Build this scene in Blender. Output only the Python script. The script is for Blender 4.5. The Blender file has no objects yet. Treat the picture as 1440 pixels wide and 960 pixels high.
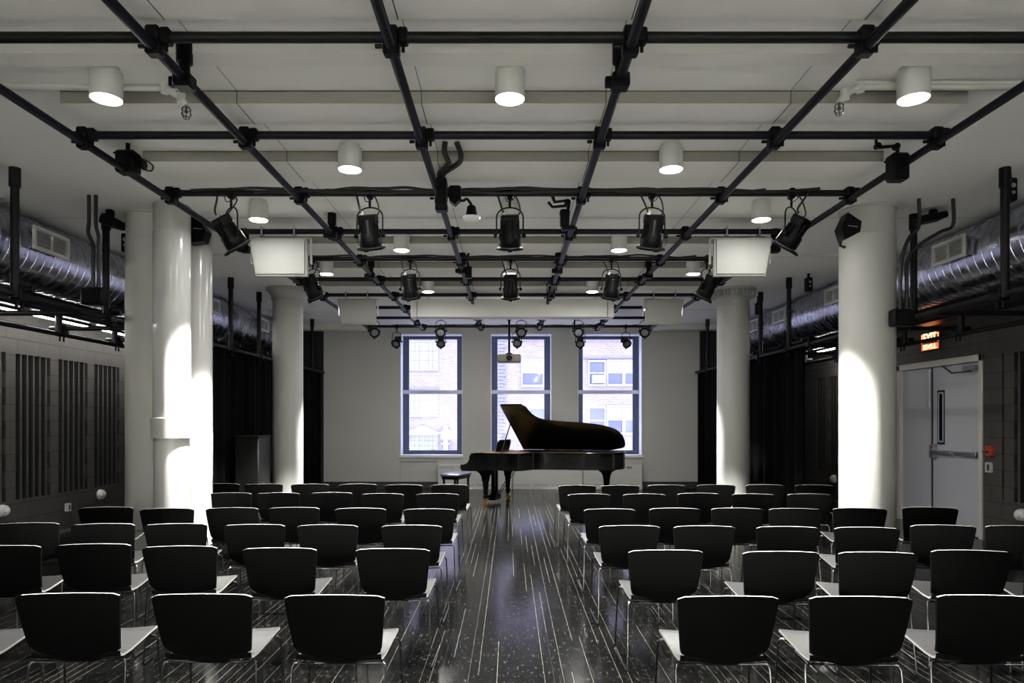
import bpy, math, random
from mathutils import Vector, Matrix
random.seed(7)
PI = math.pi
scn = bpy.context.scene
col = scn.collection
F = 960.0; CX = 717.0; CY = 590.0; EYE = 1.55
ZC = 3.67            # ceiling
ZG = 3.52; ZL = 3.465 # cross pipes / long pipes
XW = 6.1             # side walls
YB = 15.4            # end wall

def P(px, py, Y):
    return Vector(((px-CX)*Y/F, Y, EYE-(py-CY)*Y/F))

# ------------------------------------------------------------------ materials
def nt(name):
    m = bpy.data.materials.new(name); m.use_nodes = True
    return m, m.node_tree, m.node_tree.nodes['Principled BSDF']
def mat(name, c, rough=.5, metal=0, spec=None, emis=None, estr=0, noise=0, nscale=8, bump=0, bscale=60, coat=0):
    m, t, b = nt(name)
    c4 = (c[0], c[1], c[2], 1) if not isinstance(c, (int, float)) else (c, c, c, 1)
    b.inputs['Base Color'].default_value = c4
    b.inputs['Roughness'].default_value = rough
    b.inputs['Metallic'].default_value = metal
    if spec is not None: b.inputs['Specular IOR Level'].default_value = spec
    if coat: b.inputs['Coat Weight'].default_value = coat; b.inputs['Coat Roughness'].default_value = .08
    if emis is not None:
        b.inputs['Emission Color'].default_value = (*emis, 1); b.inputs['Emission Strength'].default_value = estr
    tc = t.nodes.new('ShaderNodeTexCoord')
    if noise:
        n = t.nodes.new('ShaderNodeTexNoise'); n.inputs['Scale'].default_value = nscale; n.inputs['Detail'].default_value = 5
        t.links.new(tc.outputs['Object'], n.inputs['Vector'])
        mx = t.nodes.new('ShaderNodeMix'); mx.data_type = 'RGBA'
        mx.inputs[6].default_value = (c4[0]*(1-noise), c4[1]*(1-noise), c4[2]*(1-noise), 1)
        mx.inputs[7].default_value = (min(1, c4[0]*(1+noise)), min(1, c4[1]*(1+noise)), min(1, c4[2]*(1+noise)), 1)
        t.links.new(n.outputs['Fac'], mx.inputs[0]); t.links.new(mx.outputs[2], b.inputs['Base Color'])
    if bump:
        n2 = t.nodes.new('ShaderNodeTexNoise'); n2.inputs['Scale'].default_value = bscale; n2.inputs['Detail'].default_value = 4
        t.links.new(tc.outputs['Object'], n2.inputs['Vector'])
        bp = t.nodes.new('ShaderNodeBump'); bp.inputs['Strength'].default_value = bump; bp.inputs['Distance'].default_value = .01
        t.links.new(n2.outputs['Fac'], bp.inputs['Height']); t.links.new(bp.outputs['Normal'], b.inputs['Normal'])
    return m
class N:  # tiny node math helper
    def __init__(s, t): s.t = t
    def m(s, op, a, b=None, c=None):
        n = s.t.nodes.new('ShaderNodeMath'); n.operation = op
        for i, v in enumerate((a, b, c)):
            if v is None: continue
            if isinstance(v, (int, float)): n.inputs[i].default_value = v
            else: s.t.links.new(v, n.inputs[i])
        return n.outputs[0]
    def sep(s, src='Object'):
        tc = s.t.nodes.new('ShaderNodeTexCoord'); x = s.t.nodes.new('ShaderNodeSeparateXYZ')
        s.t.links.new(tc.outputs[src], x.inputs[0]); return tc.outputs[src], x.outputs
    def comb(s, a, b, c):
        n = s.t.nodes.new('ShaderNodeCombineXYZ')
        for i, v in enumerate((a, b, c)):
            if isinstance(v, (int, float)): n.inputs[i].default_value = v
            else: s.t.links.new(v, n.inputs[i])
        return n.outputs[0]
    def white(s, v):
        n = s.t.nodes.new('ShaderNodeTexWhiteNoise'); n.noise_dimensions = '3D'; s.t.links.new(v, n.inputs['Vector']); return n.outputs['Value']
    def noise(s, v, sc, det=3, rough=.5):
        n = s.t.nodes.new('ShaderNodeTexNoise'); n.inputs['Scale'].default_value = sc; n.inputs['Detail'].default_value = det
        n.inputs['Roughness'].default_value = rough
        s.t.links.new(v, n.inputs['Vector']); return n.outputs['Fac']
    def mix(s, f, a, b):
        n = s.t.nodes.new('ShaderNodeMix'); n.data_type = 'RGBA'
        for i, v in ((0, f), (6, a), (7, b)):
            if isinstance(v, (int, float)): n.inputs[i].default_value = v
            elif isinstance(v, tuple): n.inputs[i].default_value = (*v, 1)
            else: s.t.links.new(v, n.inputs[i])
        return n.outputs[2]
    def bump(s, h, st=.4, d=.01):
        n = s.t.nodes.new('ShaderNodeBump'); n.inputs['Strength'].default_value = st; n.inputs['Distance'].default_value = d
        s.t.links.new(h, n.inputs['Height']); return n.outputs[0]

def floor_mat():
    m, t, b = nt('black_strip_floor'); n = N(t)
    v, o = n.sep()
    u = n.m('DIVIDE', n.m('ADD', o[0], 50.013), .0572)
    idx = n.m('FLOOR', n.m('ADD', u, .5))
    d = n.m('ABSOLUTE', n.m('SUBTRACT', u, idx))               # distance to gap (planks)
    off = n.m('MULTIPLY', n.white(n.comb(idx, 3.1, 0.0)), 2.3)
    cell = n.m('FLOOR', n.m('DIVIDE', n.m('ADD', o[1], off), 1.15))
    w = n.white(n.comb(idx, cell, 1.7)); w2 = n.white(n.comb(idx, 11.0, 5.5))
    on = n.m('GREATER_THAN', n.m('ADD', n.m('MULTIPLY', w, .45), n.m('MULTIPLY', w2, .65)), .56)
    faint = n.m('MULTIPLY', n.m('GREATER_THAN', w, .35), .22)
    wd = n.m('ADD', .008, n.m('MULTIPLY', w, .016))
    line = n.m('LESS_THAN', d, wd)
    br = n.m('MULTIPLY', line, n.m('MAXIMUM', on, faint))
    wear = n.noise(v, 14, 3)
    br = n.m('MULTIPLY', br, n.m('MINIMUM', 1.0, n.m('MULTIPLY', wear, 1.7)))
    # scratches and specks
    sp = n.noise(v, 95, 2, .6)
    spk = n.m('GREATER_THAN', sp, .69)
    sc = n.noise(n.comb(n.m('MULTIPLY', o[0], 1.0), n.m('MULTIPLY', o[1], .35), 0.0), 48, 3, .7)
    scr = n.m('MULTIPLY', n.m('GREATER_THAN', sc, .62), .28)
    big = n.noise(v, 5, 5, .7)
    base = n.mix(big, (.0003, .0003, .0003), (.0013, .0013, .0012))
    cell2 = n.m('FLOOR', n.m('DIVIDE', n.m('ADD', o[1], n.m('MULTIPLY', off, 1.7)), .8))
    pl = n.white(n.comb(n.m('FLOOR', u), cell2, 9.0))
    base = n.mix(n.m('MULTIPLY', pl, .55), base, (.0008, .0008, .0008))
    c = n.mix(n.m('MULTIPLY', spk, .30), base, (.026, .025, .023))
    c = n.mix(scr, c, (.026, .025, .023))
    c = n.mix(br, c, (.028, .026, .022))
    t.links.new(c, b.inputs['Base Color'])
    r = n.m('ADD', .085, n.m('MULTIPLY', n.noise(v, 9, 5, .65), .13))
    r = n.m('ADD', r, n.m('MULTIPLY', br, .3))
    t.links.new(r, b.inputs['Roughness'])
    h = n.m('ADD', n.m('MULTIPLY', n.m('LESS_THAN', d, .03), -1.0), n.m('MULTIPLY', n.noise(v, 22, 3), .35))
    h = n.m('ADD', h, n.m('MULTIPLY', pl, .25))
    t.links.new(n.bump(h, .10, .0006), b.inputs['Normal'])
    b.inputs['Specular IOR Level'].default_value = .10
    return m
def block_mat(name, c):
    m, t, b = nt(name); n = N(t)
    v, o = n.sep()
    zz = n.m('DIVIDE', n.m('ADD', o[2], 10.04), .203); row = n.m('FLOOR', zz)
    dz = n.m('MULTIPLY', n.m('ABSOLUTE', n.m('SUBTRACT', zz, n.m('ROUND', zz))), .203)
    yy = n.m('ADD', n.m('DIVIDE', n.m('ADD', o[1], 40.14), .4), n.m('MULTIPLY', n.m('MODULO', row, 2.0), .5))
    dy = n.m('MULTIPLY', n.m('ABSOLUTE', n.m('SUBTRACT', yy, n.m('ROUND', yy))), .4)
    dd = n.m('MINIMUM', dz, n.m('ADD', dy, .0015))
    j = n.m('LESS_THAN', dd, .0055)
    nz = n.noise(v, 70, 5, .7); n2 = n.noise(v, 6, 3)
    c1 = n.mix(n2, tuple(x*.8 for x in c), tuple(x*1.2 for x in c))
    c2 = n.mix(n.m('MULTIPLY', j, .8), c1, tuple(x*.25 for x in c))
    t.links.new(c2, b.inputs['Base Color'])
    h = n.m('ADD', n.m('MULTIPLY', j, -1.0), n.m('MULTIPLY', nz, .5))
    t.links.new(n.bump(h, .5, .004), b.inputs['Normal'])
    b.inputs['Roughness'].default_value = .7
    return m
def ceiling_mat():
    m, t, b = nt('white_ceiling_board'); n = N(t)
    v, o = n.sep()
    s = n.m('DIVIDE', n.m('ADD', o[0], 1.76+1.19*20), 1.19)
    d = n.m('MULTIPLY', n.m('ABSOLUTE', n.m('SUBTRACT', s, n.m('ROUND', s))), 1.19)
    inside = n.m('LESS_THAN', n.m('ABSOLUTE', o[0]), 2.6)
    j = n.m('MULTIPLY', n.m('LESS_THAN', d, .0035), inside)
    q = n.m('LESS_THAN', n.m('ABSOLUTE', n.m('SUBTRACT', o[1], 7.17)), .006)
    j = n.m('MAXIMUM', j, n.m('MULTIPLY', q, n.m('LESS_THAN', n.m('ABSOLUTE', o[0]), 6.0)))
    c = n.mix(n.noise(v, 1.3, 4), (.86, .855, .815), (.90, .895, .86))
    c = n.mix(n.m('MULTIPLY', j, .7), c, (.12, .12, .11))
    t.links.new(c, b.inputs['Base Color']); b.inputs['Roughness'].default_value = .75
    return m
def brick_mat():
    m, t, b = nt('pale_pink_brick'); n = N(t)
    tc = t.nodes.new('ShaderNodeTexCoord'); mp = t.nodes.new('ShaderNodeMapping')
    mp.inputs['Rotation'].default_value = (PI/2, 0, 0)
    t.links.new(tc.outputs['Object'], mp.inputs['Vector'])
    br = t.nodes.new('ShaderNodeTexBrick'); br.inputs['Scale'].default_value = 1
    br.inputs['Brick Width'].default_value = .24; br.inputs['Row Height'].default_value = .085; br.inputs['Mortar Size'].default_value = .012
    br.inputs['Color1'].default_value = (.25, .205, .22, 1); br.inputs['Color2'].default_value = (.30, .255, .265, 1); br.inputs['Mortar'].default_value = (.37, .35, .36, 1)
    t.links.new(mp.outputs[0], br.inputs['Vector']); t.links.new(br.outputs['Color'], b.inputs['Base Color'])
    b.inputs['Roughness'].default_value = .9
    return m
def glass_mat(name, tint=(1, 1, 1), refl=.06):
    m = bpy.data.materials.new(name); m.use_nodes = True; t = m.node_tree; t.nodes.clear()
    o = t.nodes.new('ShaderNodeOutputMaterial'); tr = t.nodes.new('ShaderNodeBsdfTransparent'); tr.inputs[0].default_value = (*tint, 1)
    g = t.nodes.new('ShaderNodeBsdfGlossy'); g.inputs['Roughness'].default_value = .03
    mx = t.nodes.new('ShaderNodeMixShader'); mx.inputs[0].default_value = refl
    t.links.new(tr.outputs[0], mx.inputs[1]); t.links.new(g.outputs[0], mx.inputs[2]); t.links.new(mx.outputs[0], o.inputs[0])
    return m
def duct_mat():
    m, t, b = nt('galvanised_steel'); n = N(t)
    v, o = n.sep()
    b.inputs['Metallic'].default_value = 1
    t.links.new(n.mix(n.noise(v, 12, 4), (.30, .31, .36), (.52, .53, .60)), b.inputs['Base Color'])
    t.links.new(n.m('ADD', .16, n.m('MULTIPLY', n.noise(v, 7, 4), .22)), b.inputs['Roughness'])
    t.links.new(n.bump(n.noise(v, 5, 2), .35, .02), b.inputs['Normal'])
    return m

M = dict(
 floor=floor_mat(), ceiling=ceiling_mat(), panel=mat('white_baffle_board', (.84, .83, .79), .7, noise=.03, nscale=3),
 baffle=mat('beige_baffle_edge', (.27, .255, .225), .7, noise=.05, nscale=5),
 endwall=mat('off_white_wall', (.53, .53, .50), .65, noise=.04, nscale=1.2, bump=.05, bscale=20),
 block=block_mat('dark_painted_block', (.062, .057, .053)),
 darkwall=mat('black_wall_and_slot_shade', (.012, .012, .012), .8, noise=.2),
 speaker=mat('white_speaker_cloth', (.33, .33, .31), .6, noise=.03, nscale=30), white=mat('white_enamel', (.62, .62, .59), .4, noise=.03, nscale=6),
 column=mat('white_column_paint', (.43, .43, .40), .55, noise=.06, nscale=2.5, bump=.12, bscale=9),
 gloss=mat('glossy_white_wrap', (.52, .52, .50), .16, noise=.02, nscale=3, bump=.05, bscale=7),
 pipe=mat('black_pipe', (.004, .004, .005), .5, spec=.2, noise=.2, nscale=20),
 pipeblue=mat('blue_sheen_pipe', (.005, .005, .010), .42, spec=.12, noise=.2, nscale=20),  # bluish sheen of the long pipes put into the base colour
 black=mat('black_metal', (.003, .003, .0035), .42, spec=.12, noise=.25, nscale=30),
 cable=mat('black_rubber_cable', (.008, .008, .009), .5, noise=.1),
 chair=mat('black_chair_shell', (.0014, .0014, .0014), .55, spec=.08, noise=.15, nscale=40, bump=.06, bscale=300),
 seat=mat('charcoal_seat_top', (.0026, .0026, .0026), .42, spec=.25, noise=.1, nscale=60, bump=.1, bscale=400),
 edge=mat('shell_edge_highlight', (.15, .145, .135), .35, noise=.08, nscale=30),  # lamp highlight along the shell rims, put into the colour
 rod=mat('dark_chrome_rod', (.16, .16, .17), .22, metal=1, noise=.2, nscale=20),
 chrome=mat('chrome', (.6, .6, .62), .18, metal=1, noise=.05),
 brass=mat('brass', (.75, .5, .16), .25, metal=1, noise=.1),
 lacquer=mat('black_piano_lacquer', (.0015, .0015, .0015), .14, spec=.10, noise=.1),
 lidin=mat('lid_underside_lacquer', (.003, .0025, .002), .35, spec=.15, noise=.2),
 platedark=mat('dim_bronze_plate', (.035, .022, .008), .5, metal=1, noise=.2),
 gold=mat('gold_bronze_plate', (.55, .35, .10), .35, metal=1, noise=.15),
 leather=mat('dark_leather', (.006, .007, .012), .35, spec=.35, noise=.2, bump=.2, bscale=90),
 keyw=mat('ivory_key', (.7, .68, .6), .3, noise=.03),
 curtain=mat('black_velvet', (.0012, .001, .001), .95, spec=.1, noise=.3),
 duct=duct_mat(), seam=mat('duct_seam_steel', (.25, .25, .28), .3, metal=1, noise=.1),
 lamp=mat('lit_lamp_lens', (1, 1, 1), .5, emis=(1.0, .985, .93), estr=16, noise=.01),
 led=mat('lit_led_strip', (1, 1, 1), .5, emis=(1, .97, .92), estr=45, noise=.01),
 lens=mat('grey_fresnel_lens', (.16, .16, .17), .3, noise=.15, nscale=30),
 blackgl=mat('dark_glass', (.01, .012, .03), .08, noise=.1),
 frame=mat('blue_grey_aluminium', (.045, .065, .13), .4, noise=.1),
 rail=mat('silver_rail', (.62, .64, .72), .4, noise=.03),
 reveal=mat('white_reveal', (.8, .8, .82), .5, noise=.02),
 glass=glass_mat('window_glass', (.97, .97, 1.0), .05),
 brick=brick_mat(), stone=mat('pale_stone', (.42, .41, .43), .8, noise=.05),
 stonedark=mat('weathered_stone', (.22, .21, .23), .8, noise=.1),
 pane=mat('reflective_pane', (.13, .14, .20), .35, noise=.12, nscale=2), blind=mat('white_blind', (.34, .34, .37), .7, noise=.04),
 door=mat('pale_door_paint', (.62, .62, .68), .45, noise=.03), doorframe=mat('cream_door_frame', (.68, .65, .60), .5, noise=.04),
 red=mat('red_plastic', (.45, .05, .03), .4, noise=.05), greyp=mat('grey_plastic', (.5, .5, .5), .5, noise=.04),
 exitred=mat('lit_red_letters', (.9, .1, .03), .5, emis=(1.0, .09, .02), estr=5, noise=.02),
 exitbg=mat('lit_sign_panel', (.5, .05, .02), .5, emis=(1, .08, .02), estr=1.2, noise=.05),
 exitwh=mat('lit_white_letter', (1, .8, .6), .5, emis=(1.0, .40, .14), estr=3, noise=.02),
 silver=mat('satin_aluminium', (.42, .43, .5), .35, metal=.7, noise=.05),
 base=mat('dark_baseboard', (.03, .03, .03), .5, noise=.2), slot=mat('vent_shade_and_dark_trim', (.03, .03, .03), .7, noise=.1),  # slot: shade behind grille slats as colour, elsewhere plain dark trim
 asphalt=mat('pale_pavement', (.45, .44, .43), .9, noise=.2, nscale=3), wood=mat('dark_cabinet', (.0008, .0007, .0007), .45, noise=.2),
 strip=mat('grey_base_strip', (.16, .15, .13), .5, noise=.1), dome=mat('opal_lamp_dome', (.8, .8, .78), .3, noise=.03),
 proj=mat('projector_shell', (.14, .12, .09), .5, noise=.1),
)

# ------------------------------------------------------------------ mesh builder
class MB:
    def __init__(s): s.v = []; s.f = []; s.mi = []; s.sm = []; s.cur = 0; s.M = None
    def add(s, vs, fs, smooth=False):
        o = len(s.v)
        for p in vs:
            p = Vector(p); s.v.append(s.M @ p if s.M is not None else p)
        for f in fs: s.f.append([i+o for i in f]); s.mi.append(s.cur); s.sm.append(smooth)
        return s
    def box(s, x0, x1, y0, y1, z0, z1, bev=0):
        if bev:
            return s.rbox(x0, x1, y0, y1, z0, z1, bev)
        s.add([(x0,y0,z0),(x1,y0,z0),(x1,y1,z0),(x0,y1,z0),(x0,y0,z1),(x1,y0,z1),(x1,y1,z1),(x0,y1,z1)],
              [(0,3,2,1),(4,5,6,7),(0,1,5,4),(1,2,6,5),(2,3,7,6),(3,0,4,7)]); return s
    def rbox(s, x0, x1, y0, y1, z0, z1, r):
        # box with chamfered edges
        vs = []; key = {}
        X = (x0, x1); Y = (y0, y1); Z = (z0, z1)
        for i in (0,1):
            for j in (0,1):
                for k in (0,1):
                    sx = r if i == 0 else -r; sy = r if j == 0 else -r; sz = r if k == 0 else -r
                    for a in range(3):
                        p = [X[i]+sx, Y[j]+sy, Z[k]+sz]; p[a] = (X[i], Y[j], Z[k])[a]
                        key[(i,j,k,a)] = len(vs); vs.append(tuple(p))
        fs = []
        for a in range(3):
            b, c = [(1,2),(2,0),(0,1)][a]
            for e in (0,1):
                q = []
                for (u, w) in ((0,0),(1,0),(1,1),(0,1)):
                    t = [0,0,0]; t[a] = e; t[b] = u; t[c] = w; q.append(key[(*t, a)])
                fs.append(q if e else q[::-1])
        for a in range(3):   # edges along axis a
            b, c = [(1,2),(2,0),(0,1)][a]
            for u in (0,1):
                for w in (0,1):
                    t0 = [0,0,0]; t0[b] = u; t0[c] = w; t1 = list(t0); t1[a] = 1
                    q = [key[(*t0,b)], key[(*t1,b)], key[(*t1,c)], key[(*t0,c)]]
                    fs.append(q if (u != w) else q[::-1])
        for i in (0,1):
            for j in (0,1):
                for k in (0,1):
                    q = [key[(i,j,k,0)], key[(i,j,k,1)], key[(i,j,k,2)]]
                    fs.append(q if (i+j+k) % 2 else q[::-1])
        s.add(vs, fs); return s
    def tube(s, pts, r, n=8, cap=True, closed=False, smooth=True):
        pts = [Vector(p) for p in pts]; k = len(pts)
        rs = r if isinstance(r, (list, tuple)) else [r]*k
        vs = []; fs = []; up = None
        for i, p in enumerate(pts):
            if closed: d = (pts[(i+1) % k]-pts[i-1])
            elif i == 0: d = pts[1]-p
            elif i == k-1: d = p-pts[i-1]
            else: d = (pts[i+1]-p).normalized()+(p-pts[i-1]).normalized()
            if d.length < 1e-9: d = Vector((0,0,1))
            d.normalize()
            if up is None: up = Vector((0,0,1)) if abs(d.z) < .9 else Vector((0,1,0))
            a = d.cross(up)
            if a.length < 1e-4: a = d.orthogonal()
            a.normalize(); b = a.cross(d).normalized(); up = b
            for j in range(n):
                t = 2*PI*j/n; vs.append(p+(a*math.cos(t)+b*math.sin(t))*rs[i])
        rng = k if closed else k-1
        for i in range(rng):
            for j in range(n):
                i2 = (i+1) % k
                fs.append((i*n+j, i*n+(j+1) % n, i2*n+(j+1) % n, i2*n+j))
        s.add(vs, fs, smooth)
        if cap and not closed:
            s.add(vs[:n], [tuple(range(n))[::-1]]); s.add(vs[-n:], [tuple(range(n))])
        return s
    def lathe(s, prof, c=(0,0,0), n=24, axis='z', smooth=True, cap=True):
        vs = []; fs = []; c = Vector(c)
        for (r, h) in prof:
            for j in range(n):
                t = 2*PI*j/n; a = r*math.cos(t); b = r*math.sin(t)
                p = {'z': (a, b, h), 'y': (b, h, a), 'x': (h, a, b)}[axis]
                vs.append(Vector(p)+c)
        k = len(prof)
        for i in range(k-1):
            for j in range(n):
                fs.append((i*n+j, i*n+(j+1) % n, (i+1)*n+(j+1) % n, (i+1)*n+j))
        s.add(vs, fs, smooth)
        if cap:
            if prof[0][0] > 1e-5: s.add(vs[:n], [tuple(range(n))[::-1]])
            if prof[-1][0] > 1e-5: s.add(vs[-n:], [tuple(range(n))])
        return s
    def prism(s, poly, z0, z1, plane='xy'):
        def q(a, b, h): return {'xy': (a, b, h), 'xz': (a, h, b), 'yz': (h, a, b)}[plane]
        n = len(poly); vs = [q(a, b, z0) for a, b in poly]+[q(a, b, z1) for a, b in poly]
        fs = [tuple(range(n))[::-1], tuple(range(n, 2*n))]+[(i, (i+1) % n, (i+1) % n+n, i+n) for i in range(n)]
        s.add(vs, fs); return s
    def build(s, name, m, parent=None, fixn=True):
        me = bpy.data.meshes.new(name); me.from_pydata([tuple(v) for v in s.v], [], s.f)
        ms = m if isinstance(m, (list, tuple)) else [m]
        for x in ms: me.materials.append(M[x] if isinstance(x, str) else x)
        me.polygons.foreach_set('material_index', s.mi); me.polygons.foreach_set('use_smooth', s.sm)
        me.update()
        if fixn:
            import bmesh
            b = bmesh.new(); b.from_mesh(me); bmesh.ops.remove_doubles(b, verts=b.verts, dist=1e-5)
            bmesh.ops.recalc_face_normals(b, faces=b.faces); b.to_mesh(me); b.free()
        me.set_sharp_from_angle(angle=math.radians(42))
        o = bpy.data.objects.new(name, me); col.objects.link(o)
        if parent: o.parent = parent
        return o
def thing(name, label, cat, loc=(0,0,0), rz=0, group=None):
    o = bpy.data.objects.new(name, None); col.objects.link(o); o.location = loc; o.rotation_euler = (0,0,rz)
    o.empty_display_size = .1
    o['label'] = label; o['category'] = cat
    if group: o['group'] = group
    return o
def tag(o, label, cat, group=None, kind=None):
    o['label'] = label; o['category'] = cat
    if group: o['group'] = group
    if kind: o['kind'] = kind
    return o
def struct(o, label=None):
    o['kind'] = 'structure'
    if label: o['label'] = label
    return o
def copy_tree(o, parent=None):
    c = o.copy(); col.objects.link(c); c.parent = parent
    for ch in list(o.children): copy_tree(ch, c)
    return c
def T(loc=(0,0,0), rx=0, ry=0, rz=0):
    return Matrix.Translation(Vector(loc)) @ Matrix.Rotation(rz, 4, 'Z') @ Matrix.Rotation(rx, 4, 'X') @ Matrix.Rotation(ry, 4, 'Y')
def bez(p, n=8):
    # Catmull-Rom through points
    p = [Vector(x) for x in p]; out = []
    for i in range(len(p)-1):
        a = p[max(i-1, 0)]; b = p[i]; c = p[i+1]; d = p[min(i+2, len(p)-1)]
        for k in range(n):
            t = k/n
            out.append(.5*((2*b)+(c-a)*t+(2*a-5*b+4*c-d)*t*t+(3*b-a-3*c+d)*t**3))
    out.append(p[-1]); return out

# ------------------------------------------------------------------ room shell
Y0 = -2.4
struct(MB().box(-XW-.3, XW+.3, Y0-.2, YB+.3, -.1, 0).build('floor', 'floor'), 'scratched black strip floor with pale gaps between boards')
struct(MB().box(-XW-.3, XW+.3, Y0-.2, YB+.3, ZC, ZC+.12).build('ceiling', 'ceiling'), 'white board ceiling')
struct(MB().box(-XW-.3, XW+.3, Y0-.2, Y0, 0, ZC).build('wall_back', 'endwall'), 'white wall behind the audience')

ZS0, ZS1 = .556, 2.37
def sidewall(side, regions, name, openings):
    b = MB(); w = XW; D = .13
    def sx(x0, x1, *r):
        a, c = sorted((side*x0, side*x1)); b.box(a, c, *r)
    def solid(y0, y1, z0, z1): sx(w, w+.3, y0, y1, z0, z1)
    cur = Y0
    cuts = sorted([(a, c, 's') for a, c in regions]+[(a, c, 'o') for a, c in openings])
    for a, c, k in cuts:
        if a > cur: solid(cur, a, 0, ZC)
        if k == 'o': solid(a, c, 2.40, ZC)
        else:
            solid(a, c, 0, ZS0); solid(a, c, ZS1, ZC)
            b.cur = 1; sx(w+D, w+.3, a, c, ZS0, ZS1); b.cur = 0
            ph = 8.26; per = .80; fl = .167; s_ = (per-fl)/11
            k0 = math.floor((a-ph)/per); y = ph+k0*per
            while y < c:
                seg = [(y, y+fl)]+[(y+fl+s_*(2*i+1)+.016, y+fl+s_*(2*i+2)-.004) for i in range(5)]
                for (p, q) in seg:
                    p = max(p, a); q = min(q, c)
                    if q-p > .005:
                        rib = (q-p) < .1
                        if rib:  # ribs taper towards their top, as cast in the blocks
                            m = (p+q)/2; hw = (q-p)/2
                            X0, X1 = side*w, side*(w+D)
                            vs = []
                            for z, g in ((ZS0, 1), (ZS1-.30, 1), (ZS1, .45)):
                                vs += [(X0, m-hw*g, z), (X0, m+hw*g, z), (X1, m+hw*g, z), (X1, m-hw*g, z)]
                            fs = []
                            for i in range(2):
                                for j in range(4): fs.append((i*4+j, i*4+(j+1) % 4, (i+1)*4+(j+1) % 4, (i+1)*4+j))
                            fs += [(0,1,2,3), (8,9,10,11)]
                            nm_ = len(b.mi); b.add(vs, fs)
                            for q_ in (1, 3, 5, 7): b.mi[nm_+q_] = 1  # rib sides go black, putting the slots' shade into the colour
                        else: sx(w, w+D, p, q, ZS0, ZS1)
                y += per
        cur = c
    solid(cur, YB+.1, 0, ZC)
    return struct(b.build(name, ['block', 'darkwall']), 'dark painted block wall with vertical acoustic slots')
DY0, DY1 = 8.80, 10.95
sidewall(-1, [(Y0, 12.3)], 'wall_left', [])
sidewall(1, [(Y0, 8.46), (11.5, 13.6)], 'wall_right', [(DY0, DY1)])
# thin ledge under slots and base strips
for s, nm, rg in ((-1, 'left', [(Y0, 13.4)]), (1, 'right', [(Y0, DY0-.05), (DY1+.05, 13.4)])):
    b = MB()
    for a, c in rg:
        b.box(*sorted((s*XW, s*(XW-.012))), a, c, 0, .05, .004)
    struct(b.build('baseboard_'+nm, 'strip'), 'low grey strip at the foot of the block wall')

# end wall with three window openings
wins = [(-2.47, -1.07), (-.433, .94), (1.535, 2.98)]
WZ0, WZ1 = .727, 3.485
b = MB(); xs = [-4.2]+[x for w in wins for x in w]+[4.28]
TH = .45
for i in range(0, len(xs), 2): b.box(xs[i], xs[i+1], YB, YB+TH, 0, ZC)
for (a, c) in wins:
    b.box(a, c, YB, YB+TH, 0, WZ0); b.box(a, c, YB, YB+TH, WZ1, ZC)
struct(b.build('wall_front', 'endwall'), 'off-white end wall with three tall windows')
struct(MB().box(-XW-.3, -4.2, YB, YB+TH, 0, ZC).build('wall_front_left', 'darkwall'), 'black end wall left of the white wall')
struct(MB().box(4.28, XW+.3, YB, YB+TH, 0, ZC).build('wall_front_right', 'darkwall'), 'black end wall right of the white wall')
# window linings, frames, rails and panes
for n, (a, c) in enumerate(wins):
    w = thing('window_%d' % (n+1), ['tall sash window left of the piano', 'tall sash window behind the piano lid', 'tall sash window behind the piano tail'][n], 'window')
    del w['category']; w['kind'] = 'structure'
    b = MB(); t = .012; y0, y1 = YB-.012, YB+.44
    b.box(a, a+t, y0, y1, WZ0, WZ1); b.box(c-t, c, y0, y1, WZ0, WZ1); b.box(a, c, y0, y1, WZ1-t, WZ1)
    b.box(a-.02, c+.02, YB-.05, y1, WZ0-.03, WZ0+.03, .004)
    b.build('reveal', 'reveal', w)
    yf = YB+.33; fw = .135
    zm = P(0, 551, yf).z
    zt = WZ1-t
    b = MB()
    b.box(a+t, a+t+fw, yf, yf+.06, WZ0+.03, zt, .006); b.box(c-t-fw, c-t, yf, yf+.06, WZ0+.03, zt, .006)
    b.box(a+t, c-t, yf-.005, yf+.065, zt-.07, zt, .006); b.box(a+t, c-t, yf-.005, yf+.065, WZ0+.03, WZ0+.12, .006)
    fr = b.build('window_frame', 'frame', w)
    b = MB(); b.box(a+t, c-t, yf-.02, yf+.05, zm-.045, zm+.045, .008); b.box(a+t+fw, c-t-fw, yf-.03, yf+.0, zm+.015, zm+.035, .004)
    b.build('meeting_rail', 'rail', w)
    b = MB(); cx = (a+c)/2
    b.box(cx-.05, cx+.05, yf-.04, yf-.02, WZ0+.13, WZ0+.15, .003)
    b.build('sash_lift', 'rail', w)
    b = MB(); b.box(a+t+fw-.02, c-t-fw+.02, yf+.028, yf+.032, WZ0+.1, zm-.04); b.build('lower_pane', 'glass', w)
    b = MB(); b.box(a+t+fw-.02, c-t-fw+.02, yf+.048, yf+.052, zm+.04, zt-.06); b.build('upper_pane', 'glass', w)
    b = MB()
    b.box(a+.02, c-.02, YB-.01, YB+.0, WZ0-.10, WZ0-.085); b.build('sill_moulding', 'endwall', w)
# vertical batten lines and baseboards on end wall
struct(MB().box(-4.2, -1.62, YB-.03, YB, 0, .155, .004).box(2.98, 4.28, YB-.03, YB, 0, .155, .004).build('baseboard_front', 'base'), 'dark baseboard along the end wall')
struct(MB().box(-2.475, -2.468, YB-.003, YB, .155, WZ0-.04).box(2.984, 2.99, YB-.003, YB, .155, WZ0-.04).box(-2.47, -1.62, YB-.012, YB, .60, .612).build('trim_1', 'baffle'), 'panel joints in the end wall below the windows')

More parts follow.
